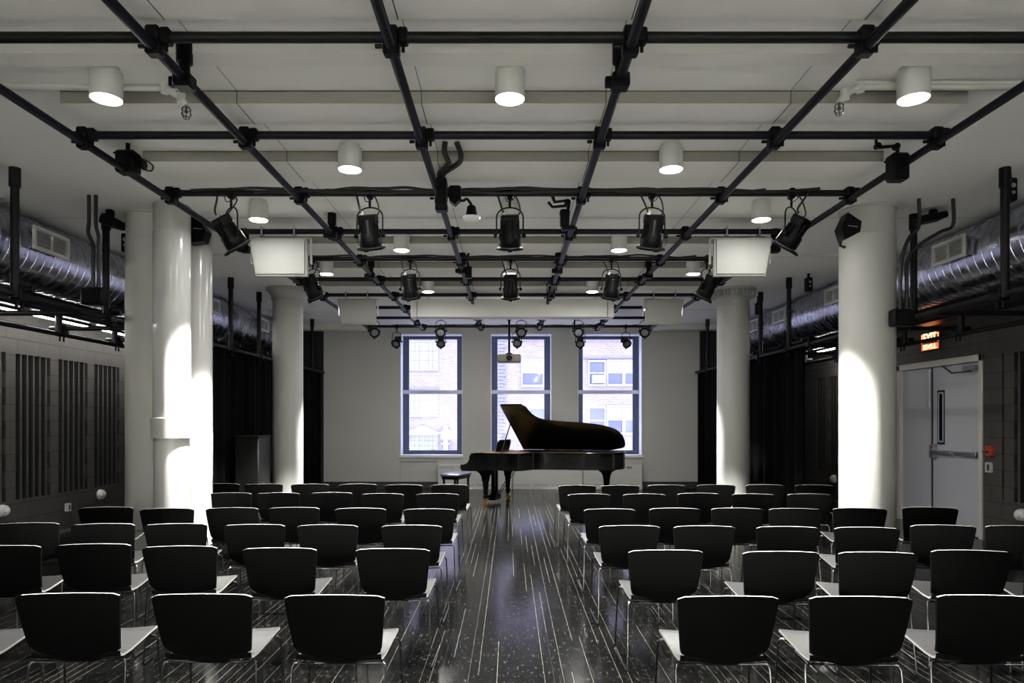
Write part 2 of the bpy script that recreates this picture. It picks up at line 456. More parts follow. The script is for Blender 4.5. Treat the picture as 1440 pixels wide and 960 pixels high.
# ceiling baffles (boxed white boards across the ceiling)
bz = ZC-.082
k = 2
for (y, d, nm) in ((3.10, .38, 'above the camera end'), (4.40, .31, 'nearest in full view'), (5.39, .46, 'second in full view'), (7.90, .42, 'third in full view'), (9.17, .38, 'fourth in full view'), (10.43, .34, 'farthest')):
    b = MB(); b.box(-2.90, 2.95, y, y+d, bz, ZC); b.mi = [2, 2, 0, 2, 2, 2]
    for xs_ in (-1.76, -.57, .62, 1.81):
        b.cur = 1; b.box(xs_-.003, xs_+.003, y-.0015, y+d, bz-.001, ZC); b.cur = 0
    b.cur = 1; b.box(-2.90, 2.95, y-.002, y+.004, ZC-.006, ZC-.0005)
    struct(b.build('trim_%d' % k, ['baffle', 'base', 'panel']), 'boxed white ceiling board, '+nm); k += 1
struct(MB().box(-2.90, 2.95, 3.84, 3.98, ZC-.06, ZC).build('trim_%d' % k, 'panel'), 'thin ceiling strip in front of the pipe hangers'); k += 1
for s in (-1, 1):
    b = MB(); b.box(*sorted((s*3.0, s*6.1)), 8.72, 8.80, ZC-.03, ZC).box(*sorted((s*3.0, s*6.1)), 13.1, 13.16, ZC-.025, ZC).box(*sorted((s*3.0, s*6.1)), 15.1, 15.4, ZC-.12, ZC)
    struct(b.build('trim_%d' % k, 'panel'), 'shallow ceiling battens over the %s side bay' % ('left' if s < 0 else 'right')); k += 1

# ------------------------------------------------------------------ columns
def column(x, y, r, label, cap=None, ringz=3.385, wrap='column', top='column', group=None):
    t = thing('column', label, 'column', (x, y, 0), group=group)
    b = MB(); b.lathe([(r, 0), (r, .8), (r, 1.6), (r, 2.4), (r, ringz), (r-.004, ringz+.004)], n=56, cap=True); b.build('shaft', wrap, t)
    b = MB(); b.lathe([(r-.006, ringz), (r-.006, ZC-.03), (r+.006, ZC-.02), (r+.006, ZC)], n=56, cap=True); b.build('neck', top, t)
    if cap:
        b = MB(); b.lathe([(r-.005, ZC-.2), (r+.02, ZC-.17), (r+.015, ZC-.13), (r+.07, ZC-.05), (r+.10, ZC-.04), (r+.10, ZC)], n=56)
        c = b.build('capital', 'column', t)
        if cap == 2:
            b = MB()
            for i in range(36):
                a = 2*PI*i/36; b.M = T((math.cos(a)*(r+.055), math.sin(a)*(r+.055), ZC-.095), rz=a)
                b.box(-.03, .045, -.014, .014, -.045, .045, .006)
            b.M = None; b.build('egg_moulding', 'column', c)
    return t
column(3.61, 6.9, .26, 'stout white round column near the right, black speaker at its top')
column(3.63, 11.1, .255, 'white round column farther right with an egg-moulded capital', cap=2)
column(-3.61, 11.1, .24, 'white round column farther left in front of the black curtain', cap=1)
column(-3.72, 7.10, .25, 'matt white round column near the left, behind the glossy pipes')
# glossy pipe casings
t = thing('pipe_casing', 'glossy white round riser with a square collar, nearest of the left cluster', 'pipe', (-3.355, 6.78, 0), group='glossy risers by the left column')
b = MB(); b.lathe([(.163, 0), (.163, 1.4)], n=48, cap=True); b.build('lower_pipe', 'gloss', t)
b = MB(); b.lathe([(.165, 1.37), (.193, 1.37), (.193, 1.565), (.165, 1.57)], n=48, cap=True); b.build('collar', 'column', t)
b = MB(); b.lathe([(.172, 1.565), (.172, 3.40)], n=48, cap=True); b.build('upper_pipe', 'gloss', t)
b = MB(); b.lathe([(.170, 3.40), (.170, ZC)], n=48, cap=True); b.build('neck', 'column', t)
t = thing('pipe_casing', 'glossy white round riser behind the collared one, left cluster', 'pipe', (-3.39, 7.40, 0), group='glossy risers by the left column')
b = MB(); b.lathe([(.155, 0), (.155, .9), (.157, .905), (.157, 1.4), (.155, 1.405), (.155, 3.42)], n=48); b.build('shaft', 'gloss', t)
b = MB(); b.lathe([(.152, 3.42), (.152, ZC)], n=48); b.build('neck', 'column', t)

# ------------------------------------------------------------------ pipe grid
XL = [-2.95, -1.83, -.61, .62, 1.83, 2.95]
YG = [3.52+1.21*i for i in range(10)]
grid = thing('lighting_grid', 'black pipe lighting grid hung below the white ceiling', 'pipe grid', (0, 0, ZG))
def gp(b, nm, m): 
    b.M = None
    return b.build(nm, m, grid)
for o_ in (0,):
    for i, y in enumerate(YG):
        b = MB(); b.M = Matrix.Translation((0, 0, -ZG))
        b.tube([(-3.02, y, ZG), (3.02, y, ZG)], .0275, 14)
        gp(b, 'cross_pipe', 'pipe')
    for x in XL:
        b = MB(); b.M = Matrix.Translation((0, 0, -ZG))
        end = 14.55
        segs = [(-1.0, 11.20), (11.66, end)] if abs(x) < 1 else [(-1.0, end)]
        for a, c in segs: b.tube([(x, a, ZL), (x, c, ZL)], .0275, 14)
        gp(b, 'long_pipe', 'pipeblue')
# crossing clamps
cl = MB(); cl.box(-.042, .042, -.036, .036, -.095, -.02, .01); cl.box(-.036, .036, -.045, .045, -.03, .048, .01)
cl.box(.036, .085, -.034, .034, -.035, .042, .008); cl.tube([(-.05, 0, -.045), (-.085, 0, -.045)], .011, 6); cl.tube([(.06, .0, -.03), (.06, .0, -.075)], .009, 6)
c0 = cl.build('pipe_clamp', 'black', grid)
first = True
for y in YG:
    for x in XL:
        if first: c = c0; first = False
        else: c = c0.copy(); col.objects.link(c); c.parent = grid
        c.location = (x, y, 0)
# ceiling hangers
hg = MB(); hg.lathe([(.03, -.05), (.03, ZC-ZG-.075)], n=12); hg.lathe([(.044, ZC-ZG-.115), (.044, ZC-ZG)], n=14); hg.box(-.05, .05, -.05, .05, -.11, -.03, .01); hg.box(-.085, -.04, -.02, .02, -.10, -.045, .005)
h0 = hg.build('hanger', 'black', grid); first = True
for (x, y) in ((-1.83, 3.84), (.62, 3.84), (-1.83, 7.02), (-2.95, 7.6), (2.95, 7.6), (1.83, 9.0), (-1.83, 9.0), (.62, 8.7), (-.61, 8.7), (-2.95, 10.2), (2.95, 10.2), (.62, 13.6), (-.61, 13.6), (1.83, 13.6), (-1.83, 13.6)):
    if first: c = h0; first = False
    else: c = h0.copy(); col.objects.link(c); c.parent = grid
    c.location = (x, y, 0)
# cable bundles lying along three cross pipes
for (y, r, seed, nm) in ((YG[2], .02, 1, 'cross pipe carrying the near spotlights'), (YG[4], .016, 2, 'cross pipe carrying the middle spotlights'), (YG[9], .012, 3, 'last cross pipe by the windows')):
    rd = random.Random(seed); b = MB()
    for q in range(3):
        pts = []; x = -2.8+q*.5+rd.random()*.3
        while x < 2.75-q*.4:
            pts.append((x, y-.036-q*.006, ZG+.020+.013*math.sin(x*5+q*2)+(rd.random()-.5)*.018-(q*.010))); x += .17
        b.tube(bez(pts, 3), r*.62, 6)
    tag(b.build('cable_bundle', 'cable'), 'black cables tied along the '+nm, 'cable', 'cables on the pipe grid')

# ------------------------------------------------------------------ downlights
dl = None
rowname = ['above the camera', 'nearest row in view', 'second row in view', 'third row', 'fourth row', 'fifth row', 'sixth row', 'seventh row by the screen case', 'last row by the windows', 'first unseen fill row added behind the camera', 'second unseen fill row added behind the camera', 'added fill row washing the back wall']
rowsY = [2.88, 4.11, 5.27, 6.60, 7.785, 9.05, 10.31, 11.95, 12.5, .42, -.8, -1.75]  # rows behind the camera are unseen, added to bounce light onto the ceiling
SP = []; AL = []
def make_dl():
    t = thing('ceiling_downlight', '', 'downlight')
    r = .09; h = ZC-3.477
    b = MB(); b.lathe([(r-.006, 0.004), (r-.002, 0), (r, .003), (r, h-.03), (r-.004, h-.028)], n=32, cap=False)
    b.lathe([(r-.006, .004), (r-.006, .012)], n=32, cap=False); b.lathe([(r-.004, h-.028), (0, h-.028)], n=32, cap=False); b.build('can', 'white', t)
    b = MB(); b.lathe([(r-.014, h-.035), (r-.014, h)], n=32); b.build('mounting_ring', 'white', t)
    b = MB(); b.lathe([(0, -.012), (r*.5, -.009), (r*.85, -.001), (r-.007, .010), (0, .0101)], n=32, cap=False); b.build('lens', 'lamp', t)
    return t
for i, y in enumerate(rowsY):
    xs_ = [-1.235, 1.245] if i in (0, 2, 4, 6, 8, 9) else ([-2.43, 0, 2.43] if i < 11 else [-3.8, -1.235, 1.245, 3.8])
    for j, x in enumerate(xs_):
        if dl is None: dl = make_dl(); t = dl
        else: t = copy_tree(dl)
        t.location = (x, y, 3.477)
        side = {3: ['left', 'centre', 'right'], 2: ['left', 'right'], 4: ['far left', 'left', 'right', 'far right']}[len(xs_)][j]
        t['label'] = 'lit white cylinder downlight on the ceiling, %s, %s' % (rowname[i], side)
        t['group'] = 'ceiling cylinder downlights'
        L = bpy.data.lights.new('downlight_beam', 'SPOT'); L.energy = 1.0; L.spot_size = math.radians(79); L.spot_blend = .45
        L.shadow_soft_size = .05; L.color = (1, .985, .94)
        lo = bpy.data.objects.new('downlight_beam', L); col.objects.link(lo); lo.parent = t; lo.location = (0, 0, -.03)
        SP.append((L, y))
        L2_ = bpy.data.lights.new('lens_glow', 'AREA'); L2_.shape = 'DISK'; L2_.size = .15; L2_.energy = 1; L2_.color = (1, .985, .94)
        lo = bpy.data.objects.new('lens_glow', L2_); col.objects.link(lo); lo.parent = t; lo.location = (0, 0, -.016); AL.append(L2_)

# ------------------------------------------------------------------ chairs
def make_chair():
    t = thing('stacking_chair', '', 'chair')
    NU, NV = 14, 12; th = .013; TOPZ = .76
    def back(u, v, side):   # u -1..1 across, v 0 bottom .. 1 top
        z = .418+(TOPZ-.418)*v; hw = .190+.042*v**.8
        x = u*hw
        y = .075-.075*v+.03*(1-v)**3
        y += .026*u*u*(.4+.6*v)
        z += -.013*u*u*v
        if v < .25: z += .045*abs(u)**3*(1-v/.25)
        if v > .95 and abs(u) > .95: x *= .982; z -= .008
        return Vector((x, y+(th if side else 0), z))
    vs = []
    for side in (0, 1):
        for i in range(NV+1):
            for j in range(NU+1): vs.append(back(-1+2*j/NU, i/NV, side))
    W = NU+1; O = (NV+1)*W
    fa = []; fe = []; ft = []
    for i in range(NV):
        for j in range(NU):
            a = i*W+j; fa.append((a, a+1, a+W+1, a+W)); fa.append((O+a, O+a+W, O+a+W+1, O+a+1))
    for j in range(NU):
        a = NV*W+j; ft.append((a, a+1, O+a+1, O+a)); a = j; fe.append((a, O+a, O+a+1, a+1))
    for i in range(NV):
        a = i*W; fe.append((a, a+W, O+a+W, O+a)); a = i*W+NU; fe.append((a, O+a, O+a+W, a+W))
    b = MB(); b.add(vs, fa, True); b.add(vs, fe, False); b.cur = 1; b.add(vs, ft, False)  # top edge gets the painted highlight, other edges stay black
    b.build('backrest', ['chair', 'edge'], t)
    vs = []; NU = 8
    prof = [(.098, .452), (.102, .438), (.125, .430), (.19, .432), (.30, .448), (.40, .462), (.45, .464), (.472, .458)]
    for side in (0, 1):
        for (y, z) in prof:
            for j in range(NU+1):
                u = -1+2*j/NU; hw = .200+.02*min(1, (y-.09)/.3)-(.008 if y > .46 else 0)
                vs.append(Vector((u*hw, y, z+.010*u*u-(0 if side == 0 else .012))))
    W = NU+1; NV = len(prof)-1; O = (NV+1)*W; ft = []; fe = []; fu = []
    for i in range(NV):
        for j in range(NU):
            a = i*W+j; ft.append((a, a+1, a+W+1, a+W)); fu.append((O+a, O+a+W, O+a+W+1, O+a+1))
    for j in range(NU):
        a = NV*W+j; fe.append((a, a+1, O+a+1, O+a)); a = j; fu.append((a, O+a, O+a+1, a+1))
    for i in range(NV):
        a = i*W; fe.append((a, a+W, O+a+W, O+a)); a = i*W+NU; fe.append((a, O+a, O+a+W, a+W))
    b = MB(); b.add(vs, ft, True); b.cur = 1; b.add(vs, fu, True); b.cur = 2; b.add(vs, fe, False)  # front and side rims carry the painted highlight
    b.build('seat', ['seat', 'chair', 'edge'], t)
    r = .0058
    for s in (-1, 1):
        pts = [(s*.12, .13, .407), (s*.19, .125, .411), (s*.211, .118, .410), (s*.218, .108, .392), (s*.230, .055, .03), (s*.232, .055, .010), (s*.234, .075, r),
               (s*.246, .44, r), (s*.247, .462, .012), (s*.246, .465, .03), (s*.232, .425, .415), (s*.222, .418, .432), (s*.20, .41, .438), (s*.12, .40, .440)]
        b = MB(); b.tube(pts, r, 7); b.build('sled_leg', 'rod', t)
    b = MB(); b.tube([(-.125, .131, .407), (.125, .131, .407)], r, 6); b.build('crossbar', 'rod', t)
    b = MB(); b.tube([(-.125, .401, .440), (.125, .401, .440)], r, 6); b.build('crossbar', 'rod', t)
    return t
rows = [
 [(-100, 836), (90, 834), (280, 835), (468, 836.5), (1027, 838), (1215, 838.5), (1398, 837)],
 [(-2, 767), (128, 764.5), (250, 767.5), (391, 770), (551, 771), (938, 773), (1101, 775), (1238, 776), (1370, 773.5), (1505, 775)],
 [(34, 735), (142, 736), (245, 736), (356, 737), (459, 737.5), (578, 738), (886, 738.5), (992, 739), (1110, 740), (1222, 741), (1329, 738), (1437, 739)],
 [(147, 712.5), (233, 714.5), (325, 713.5), (412, 713), (506, 714), (603, 715), (858, 715), (950, 714), (1038, 714), (1120, 714.5), (1211, 714), (1310, 713)],
 [(322, 692.5), (390, 692.5), (465, 692), (537, 693.5), (615, 693.5), (829, 694), (907, 694), (984, 693), (1061, 694), (1140, 694)],
 [(309, 679.5), (370, 680), (435, 680), (503, 680), (567, 681), (632, 681), (812, 682), (873, 682), (938, 681.5), (1008, 681), (1077, 681), (1147, 681.5)],
]
RN = ['nearest row', 'second row', 'third row', 'fourth row', 'fifth row', 'farthest row']
ON = ['beside the aisle', 'second from the aisle', 'third from the aisle', 'fourth from the aisle', 'fifth from the aisle', 'sixth from the aisle', 'seventh from the aisle']
ch0 = make_chair(); used = False
for ri, row in enumerate(rows):
    for blk in (0, 1):
        lst = [c for c in row if (c[0] > CX) == bool(blk)]
        lst.sort(key=lambda c: abs(c[0]-CX))
        for oi, (px, py) in enumerate(lst):
            Y = (EYE-.76)*F/(py-CY); X = (px-CX)*Y/F
            if used: c = copy_tree(ch0)
            else: c = ch0; used = True
            c.location = (X, Y, 0)
            c.rotation_euler = (0, 0, math.radians(random.uniform(-1, 1)-math.copysign(max(0, abs(X)-1.1)*4.5, X)))
            c['label'] = 'black shell chair with grey seat, %s, %s block, %s' % (RN[ri], ('left', 'right')[blk], ON[oi])
            c['group'] = 'audience chairs, %s block' % ('left', 'right')[blk]

# ------------------------------------------------------------------ grand piano
PZ = .955
pn = thing('grand_piano', 'black concert grand piano with raised lid in front of the windows', 'piano', (-.887, 12.226, 0), math.radians(-19))
def outline(x0):
    # treble side at y=0, bass side at y=1.55, tail at x=2.74
    pts = [(x0, 0), (1.06, 0), (1.12, .02), (1.16, .10), (1.18, .22), (1.22, .34), (1.30, .44), (1.42, .50), (1.69, .555), (2.07, .60), (2.30, .65), (2.46, .71), (2.62, .82), (2.70, .97), (2.73, 1.12), (2.73, 1.32), (2.68, 1.46), (2.54, 1.53), (2.4, 1.55), (x0, 1.55)]
    return pts
def smooth_outline(x0):
    p = outline(x0); out = [p[0]]
    q = bez([(a, c, 0) for a, c in p[1:-1]], 4)
    return [p[0]]+[(v.x, v.y) for v in q]+[p[-1]]
rim = smooth_outline(.28)
b = MB(); b.prism(rim, .655, PZ)
b.build('rim', 'lacquer', pn)
# keyboard end: cheeks, key bed, fallboard, keys
b = MB(); b.box(.0, .30, 0, 1.55, .655, .70, .008); b.box(0.0, .03, .0, 1.55, .70, .735, .006)
b.box(.02, .45, .0, 1.55, .635, .66, .006)
b.build('key_bed', 'lacquer', pn)
for s in (0, 1):
    poly = [(.0, .70), (.0, .745), (.07, .75), (.13, .78), (.165, .83), (.175, .90), (.19, .93), (.215, PZ), (.30, PZ), (.30, .70)]
    b = MB(); y0 = 0 if s == 0 else 1.49
    b.prism(poly, y0, y0+.06, 'xz'); b.build('cheek', 'lacquer', pn)
kb = MB(); kb.box(.04, .20, .14, 1.41, .715, .735, .003); 
kb.cur = 1
k_ = 0
for o7 in range(36):
    if o7 % 7 in (0, 2, 3, 5, 6)[:5] and o7 % 7 != 1:
        yy = .14+(o7+1)*1.27/36-.006; kb.box(.09, .20, yy, yy+.012, .735, .747)
kb.build('keyboard', ['keyw', 'black'], pn)
b = MB(); b.box(.20, .23, .06, 1.49, .715, .86, .006); b.build('fallboard', 'lacquer', pn)
# inside: plate rim seen under the lid
pl = [(x*.97+.03 if x > .4 else .32, .04+y*.948) for x, y in rim]
b = MB(); b.prism(pl, PZ-.001, PZ+.004); b.build('cast_plate', 'platedark', pn)
# rim top lip
b = MB(); b.tube([(x, y, PZ+.003) for x, y in rim[:-1]]+[(.28, 1.55, PZ+.003)], .008, 6); b.build('rim_moulding', 'lacquer', pn)
# lid, opened about its bass-side hinge
TH_ = math.radians(31.5); x0 = .68
lidp = [(.68, -.015)]+[(x, y-.015) for x, y in smooth_outline(.28)[1:-1] if y < 1.50]+[(2.40, 1.57), (.68, 1.57)]
def lidpt(x, y, h):
    d = 1.57-y
    return Vector((x, 1.57-d*math.cos(TH_)-h*math.sin(TH_)*(-1)*(-1), PZ+.012+d*math.sin(TH_)+h*math.cos(TH_)))
n = len(lidp); b = MB()
vs = [lidpt(x, y, 0) for x, y in lidp]+[lidpt(x, y, .022) for x, y in lidp]
b.add(vs, [tuple(range(n))[::-1]]); b.cur = 1; b.add(vs, [tuple(range(n, 2*n))]+[(i, (i+1) % n, (i+1) % n+n, i+n) for i in range(n)])
lid = b.build('lid', ['lidin', 'lacquer'], pn)
# folded front flap lying on top of the lid
fl = [(.69, -.01), (1.09, -.01), (1.09, 1.55), (.69, 1.55)]
vs = [lidpt(x, y, .024) for x, y in fl]+[lidpt(x, y, .044) for x, y in fl]
b = MB(); b.add(vs, [(3,2,1,0), (4,5,6,7), (0,1,5,4), (1,2,6,5), (2,3,7,6), (3,0,4,7)]); b.build('front_flap', 'lacquer', lid)
# prop stick
b = MB(); b.tube([(.74, .10, PZ), lidpt(.80, .36, -.012)], .011, 8); b.build('lid_prop', 'lacquer', pn)
# music desk
b = MB(); b.M = T((.52, .78, PZ+.01), ry=math.radians(14))
b.prism([(-.36, 0), (.36, 0), (.36, .17), (.30, .22), (-.30, .22), (-.36, .17)], -.008, .010, 'yz'); b.box(-.05, .01, -.36, .36, 0, .015, .003)
b.build('music_desk', 'lacquer', pn)
# legs with flared brackets and casters
def leg(x, y):
    b = MB()
    b.lathe([(.035, .135), (.05, .15), (.052, .20), (.042, .205), (.060, .44), (.066, .50), (.068, .655)], (x, y, 0), n=4)
    b.M = Matrix.Rotation(0, 4, 'Z'); b.M = None
    for s in (-1, 1):
        b.prism([(x, .655), (x+s*.20, .655), (x+s*.16, .625), (x+s*.10, .59), (x+s*.065, .53), (x+s*.05, .44), (x, .44)], y-.05, y+.05, 'xz')
    l = b.build('leg', 'lacquer', pn)
    b = MB(); b.lathe([(.03, .10), (.038, .14)], (x, y, 0), n=12); b.lathe([(.045, -.02), (.05, -.012), (.05, .012), (.045, .02)], (x, y+.02, .05), n=18, axis='y')
    b.box(x-.03, x+.03, y-.012, y-.004, .04, .11, .003); b.build('caster', 'brass', l)
leg(.42, .17); leg(.42, 1.38); leg(2.42, 1.15)
# pedal lyre
b = MB(); cxl, cyl = .36, .80
b.box(cxl-.035, cxl+.035, cyl-.10, cyl-.05, .12, .655, .006); b.box(cxl-.035, cxl+.035, cyl+.05, cyl+.10, .12, .655, .006)
b.box(cxl-.07, cxl+.07, cyl-.17, cyl+.17, .05, .15, .012); b.box(cxl-.05, cxl+.05, cyl-.12, cyl+.12, .15, .18, .008)
ly = b.build('pedal_lyre', 'lacquer', pn)
b = MB()
for q in (-1, 1): b.tube([(cxl+.05, cyl+q*.07, .11), (cxl+.42, cyl+q*.12, .655)], .008, 6)
b.build('lyre_brace', 'lacquer', ly)
for q in (-1, 0, 1):
    b = MB(); b.box(cxl-.20, cxl-.06, cyl+q*.07-.014, cyl+q*.07+.014, .055, .068, .004); b.build('pedal', 'brass', ly)
# bench
bn = thing('piano_bench', 'black leather adjustable piano bench at the keyboard', 'bench', (-1.03, 13.10, 0), math.radians(-19))
b = MB(); b.rbox(-.19, .19, -.33, .33, .475, .535, .018); b.build('cushion', 'leather', bn)
b = MB(); b.box(-.17, .17, -.30, .30, .425, .475, .006); b.build('apron', 'lacquer', bn)
for s in (-1, 1):
    for q in (-1, 1):
        b = MB(); b.box(s*.14-.018, s*.14+.018, q*.26-.018, q*.26+.018, .0, .43, .004); b.build('leg', 'lacquer', bn)
b = MB(); b.tube([(.0, .33, .45), (.0, .37, .45)], .022, 10); b.build('height_knob', 'lacquer', bn)

# ------------------------------------------------------------------ convector covers under the windows
def conv(x0, x1, label, tl):
    t = thing('convector_cover', label, 'radiator cover', ((x0+x1)/2, YB-.10, 0), group='white radiator covers under the windows')
    hw = (x1-x0)/2; b = MB(); b.box(-hw, hw, -.10, .095, .02, .55, .006); b.build('cover', 'white', t)
    b = MB(); n = int((x1-x0)/.035)
    for i in range(n):
        x = -hw+.04+i*.035
        if x > hw-.04: break
        if (i % 12) > 9: continue
        if tl: b.box(x-.006, x+.006, -.1025, -.099, .46, .52)
        b.box(x-.006, x+.006, -.1025, -.099, .07, .12)
    b.build('grille_slots', 'baffle', t)
    b = MB(); b.box(-hw, hw, -.108, -.095, .0, .03, .003); b.build('plinth', 'white', t)
    return t
conv(-1.60, .05, 'white radiator cover behind the keyboard end of the piano', True)
conv(.07, 1.62, 'white radiator cover behind the middle of the piano', False)
t = conv(1.64, 2.95, 'white radiator cover behind the tail of the piano', False)
b = MB(); b.box(.30, .42, -.104, -.099, .46, .51); b.build('maker_plate', 'baffle', t)

# ------------------------------------------------------------------ curtains
def curtain(s, y0, y1, label):
    b = MB(); n = int((y1-y0)/.035); vs = []; fs = []
    for i in range(n+1):
        y = y0+(y1-y0)*i/n; a = .045*math.sin(i*.9)+.02*math.sin(i*.37)
        for z in (.02, 1.2, 2.58): vs.append((s*4.24+a, y, z))
    for i in range(n):
        for j in range(2): fs.append((i*3+j, i*3+j+1, i*3+j+4, i*3+j+3))
    b.add(vs, fs, True)
    o = b.build('stage_curtain', 'curtain', fixn=False)
    sm = o.modifiers.new('thick', 'SOLIDIFY'); sm.thickness = .008
    return tag(o, label, 'curtain', 'black side curtains')
curtain(-1, 9.2, 15.3, 'pleated black velvet curtain along the left side bay')
curtain(1, 9.9, 15.3, 'pleated black velvet curtain along the right side bay')

# ------------------------------------------------------------------ side grids
def side_grid(s, label):
    t = thing('side_pipe_grid', label, 'pipe grid', (s*4.17, 8, 2.61))
    o = Matrix.Translation((-s*4.17, -8, -2.61))
    def mk(nm, m, f):
        b = MB(); b.M = o; f(b); b.M = None; return b.build(nm, m, t)
    mk('long_pipe', 'pipe', lambda b: b.tube([(s*4.17, 2.5, 2.61), (s*4.17, 15.3, 2.61)], .0275, 10))
    mk('long_pipe', 'pipe', lambda b: b.tube([(s*5.45, 2.5, 2.585), (s*5.45, 15.3, 2.585)], .0275, 10))
    ys = [5.75, 7.05, 8.25, 9.42, 10.2, 11.35, 12.6, 14.4]
    for y in ys:
        mk('cross_pipe', 'pipe', lambda b: b.tube([(s*4.05, y+.06, 2.66), (s*5.6, y+.06, 2.66)], .0275, 10))
        for x in (4.17, 5.45):
            mk('pipe_clamp', 'black', lambda b: (b.box(s*x-.05, s*x+.05, y-.0, y+.12, 2.56, 2.70, .01), b.tube([(s*x, y+.02, 2.57), (s*x, y+.02, 2.50)], .012, 6), b.tube([(s*x, y+.09, 2.57), (s*x, y+.09, 2.50)], .012, 6)))
        if y not in (8.25, 9.42): mk('hanger', 'pipe', lambda b: (b.tube([(s*4.17, y, 2.58), (s*4.17, y, ZC)], .033, 12), b.tube([(s*4.17, y, ZC-.16), (s*4.17, y, ZC)], .044, 12)))
        mk('hanger', 'pipe', lambda b: b.tube([(s*5.45, y, 2.58), (s*5.45, y, 2.83)], .04, 10))
    # channel carrying the linear lights
    mk('light_channel', 'black', lambda b: b.box(*sorted((s*5.50, s*5.75)), 2.5, 15.2, 2.83, 2.87, .004))
    return t
side_grid(-1, 'black pipe rack hanging in front of the left block wall')
side_grid(1, 'black pipe rack hanging in front of the right block wall')
def linear(s, y0, y1, lab):
    t = thing('linear_light', lab, 'strip light', (s*5.66, (y0+y1)/2, 2.83), group='linear wall lights')
    h = (y1-y0)/2
    b = MB(); b.box(-.03, .03, -h, h, -.03, .0, .003); b.build('housing', 'black', t)
    b = MB(); b.box(-.012, .012, -h+.01, h-.01, -.044, -.028, .003); b.build('diffuser', 'led', t)
for a, c, l in ((6.3, 7.86, 'nearest lit strip light over the left block wall'), (8.10, 9.18, 'second lit strip light over the left block wall'), (9.36, 10.4, 'third lit strip light over the left block wall'), (10.6, 11.7, 'last lit strip light over the left block wall, behind the columns')):
    linear(-1, a, c, l)
linear(1, 11.6, 12.75, 'lit strip light over the right block wall beside the curtain')

# ------------------------------------------------------------------ ducts
def duct(s, label, gr, nearY):
    cx, cz, r = s*5.02, 3.265, .355
    t = thing('spiral_duct', label, 'air duct', (cx, 8, cz))
    prof = []
    y = nearY-8
    b = MB(); b.lathe([(r, y), (r, 15.35-8)], n=56, axis='y')
    while y < 15.3-8:
        b.lathe([(r-.002, y), (r+.005, y+.004), (r+.005, y+.010), (r-.002, y+.014)], n=56, axis='y', cap=False); y += .125
    b.build('duct_body', 'duct', t)
    for fy in (5.9, 8.9, 11.6, 14.3):
        b = MB(); b.lathe([(r, fy-8-.03), (r+.022, fy-8-.028), (r+.022, fy-8+.028), (r, fy-8+.03)], n=48, axis='y', cap=False); b.build('joint_band', 'seam', t)
    for (g0, g1) in gr:
        a = g0-8; c = g1-8
        x_in = s*(4.60-5.02); z0 = 3.205-cz; z1 = 3.435-cz
        b = MB(); b.box(*sorted((x_in+s*.022, s*-.25)), a+.02, c-.02, z0+.02, z1-.02); b.build('duct_collar', 'duct', t)
        b = MB(); w = .032
        xa, xb = sorted((x_in-s*.012, x_in+s*.012))
        b.box(xa, xb, a, c, z0, z0+w); b.box(xa, xb, a, c, z1-w, z1); b.box(xa, xb, a, a+w, z0+w, z1-w); b.box(xa, xb, c-w, c, z0+w, z1-w)
        m_ = (a+c)/2; b.box(xa, xb, m_-.006, m_+.006, z0+w, z1-w)
        nb = 9
        for i in range(nb):
            z = z0+w+(z1-z0-2*w)*(i+.5)/nb; b.box(xa+.004, xb-.004, a+w, c-w, z-.003, z+.003)
        g = b.build('air_grille', 'white', t)
        b = MB(); b.box(*sorted((x_in+s*.014, x_in+s*.018)), a+w, c-w, z0+w, z1-w); b.build('grille_back', 'slot', g)
    # strap hangers
    for y in (6.5, 9.3, 12.2, 14.8):
        b = MB(); b.tube([(s*.33, y-8, .1), (s*.33, y-8, ZC-cz)], .006, 5); b.build('strap', 'seam', t)
    return t
duct(-1, 'shiny spiral air duct with white grilles along the left ceiling', [(6.59, 7.12), (8.7, 9.2), (10.3, 10.82), (12.5, 13.02), (14.6, 15.1)], -2.5)
duct(1, 'shiny spiral air duct with white grilles along the right ceiling', [(6.90, 7.43), (9.45, 9.97), (11.4, 11.95), (12.68, 13.15), (14.55, 15.0)], -2.5)

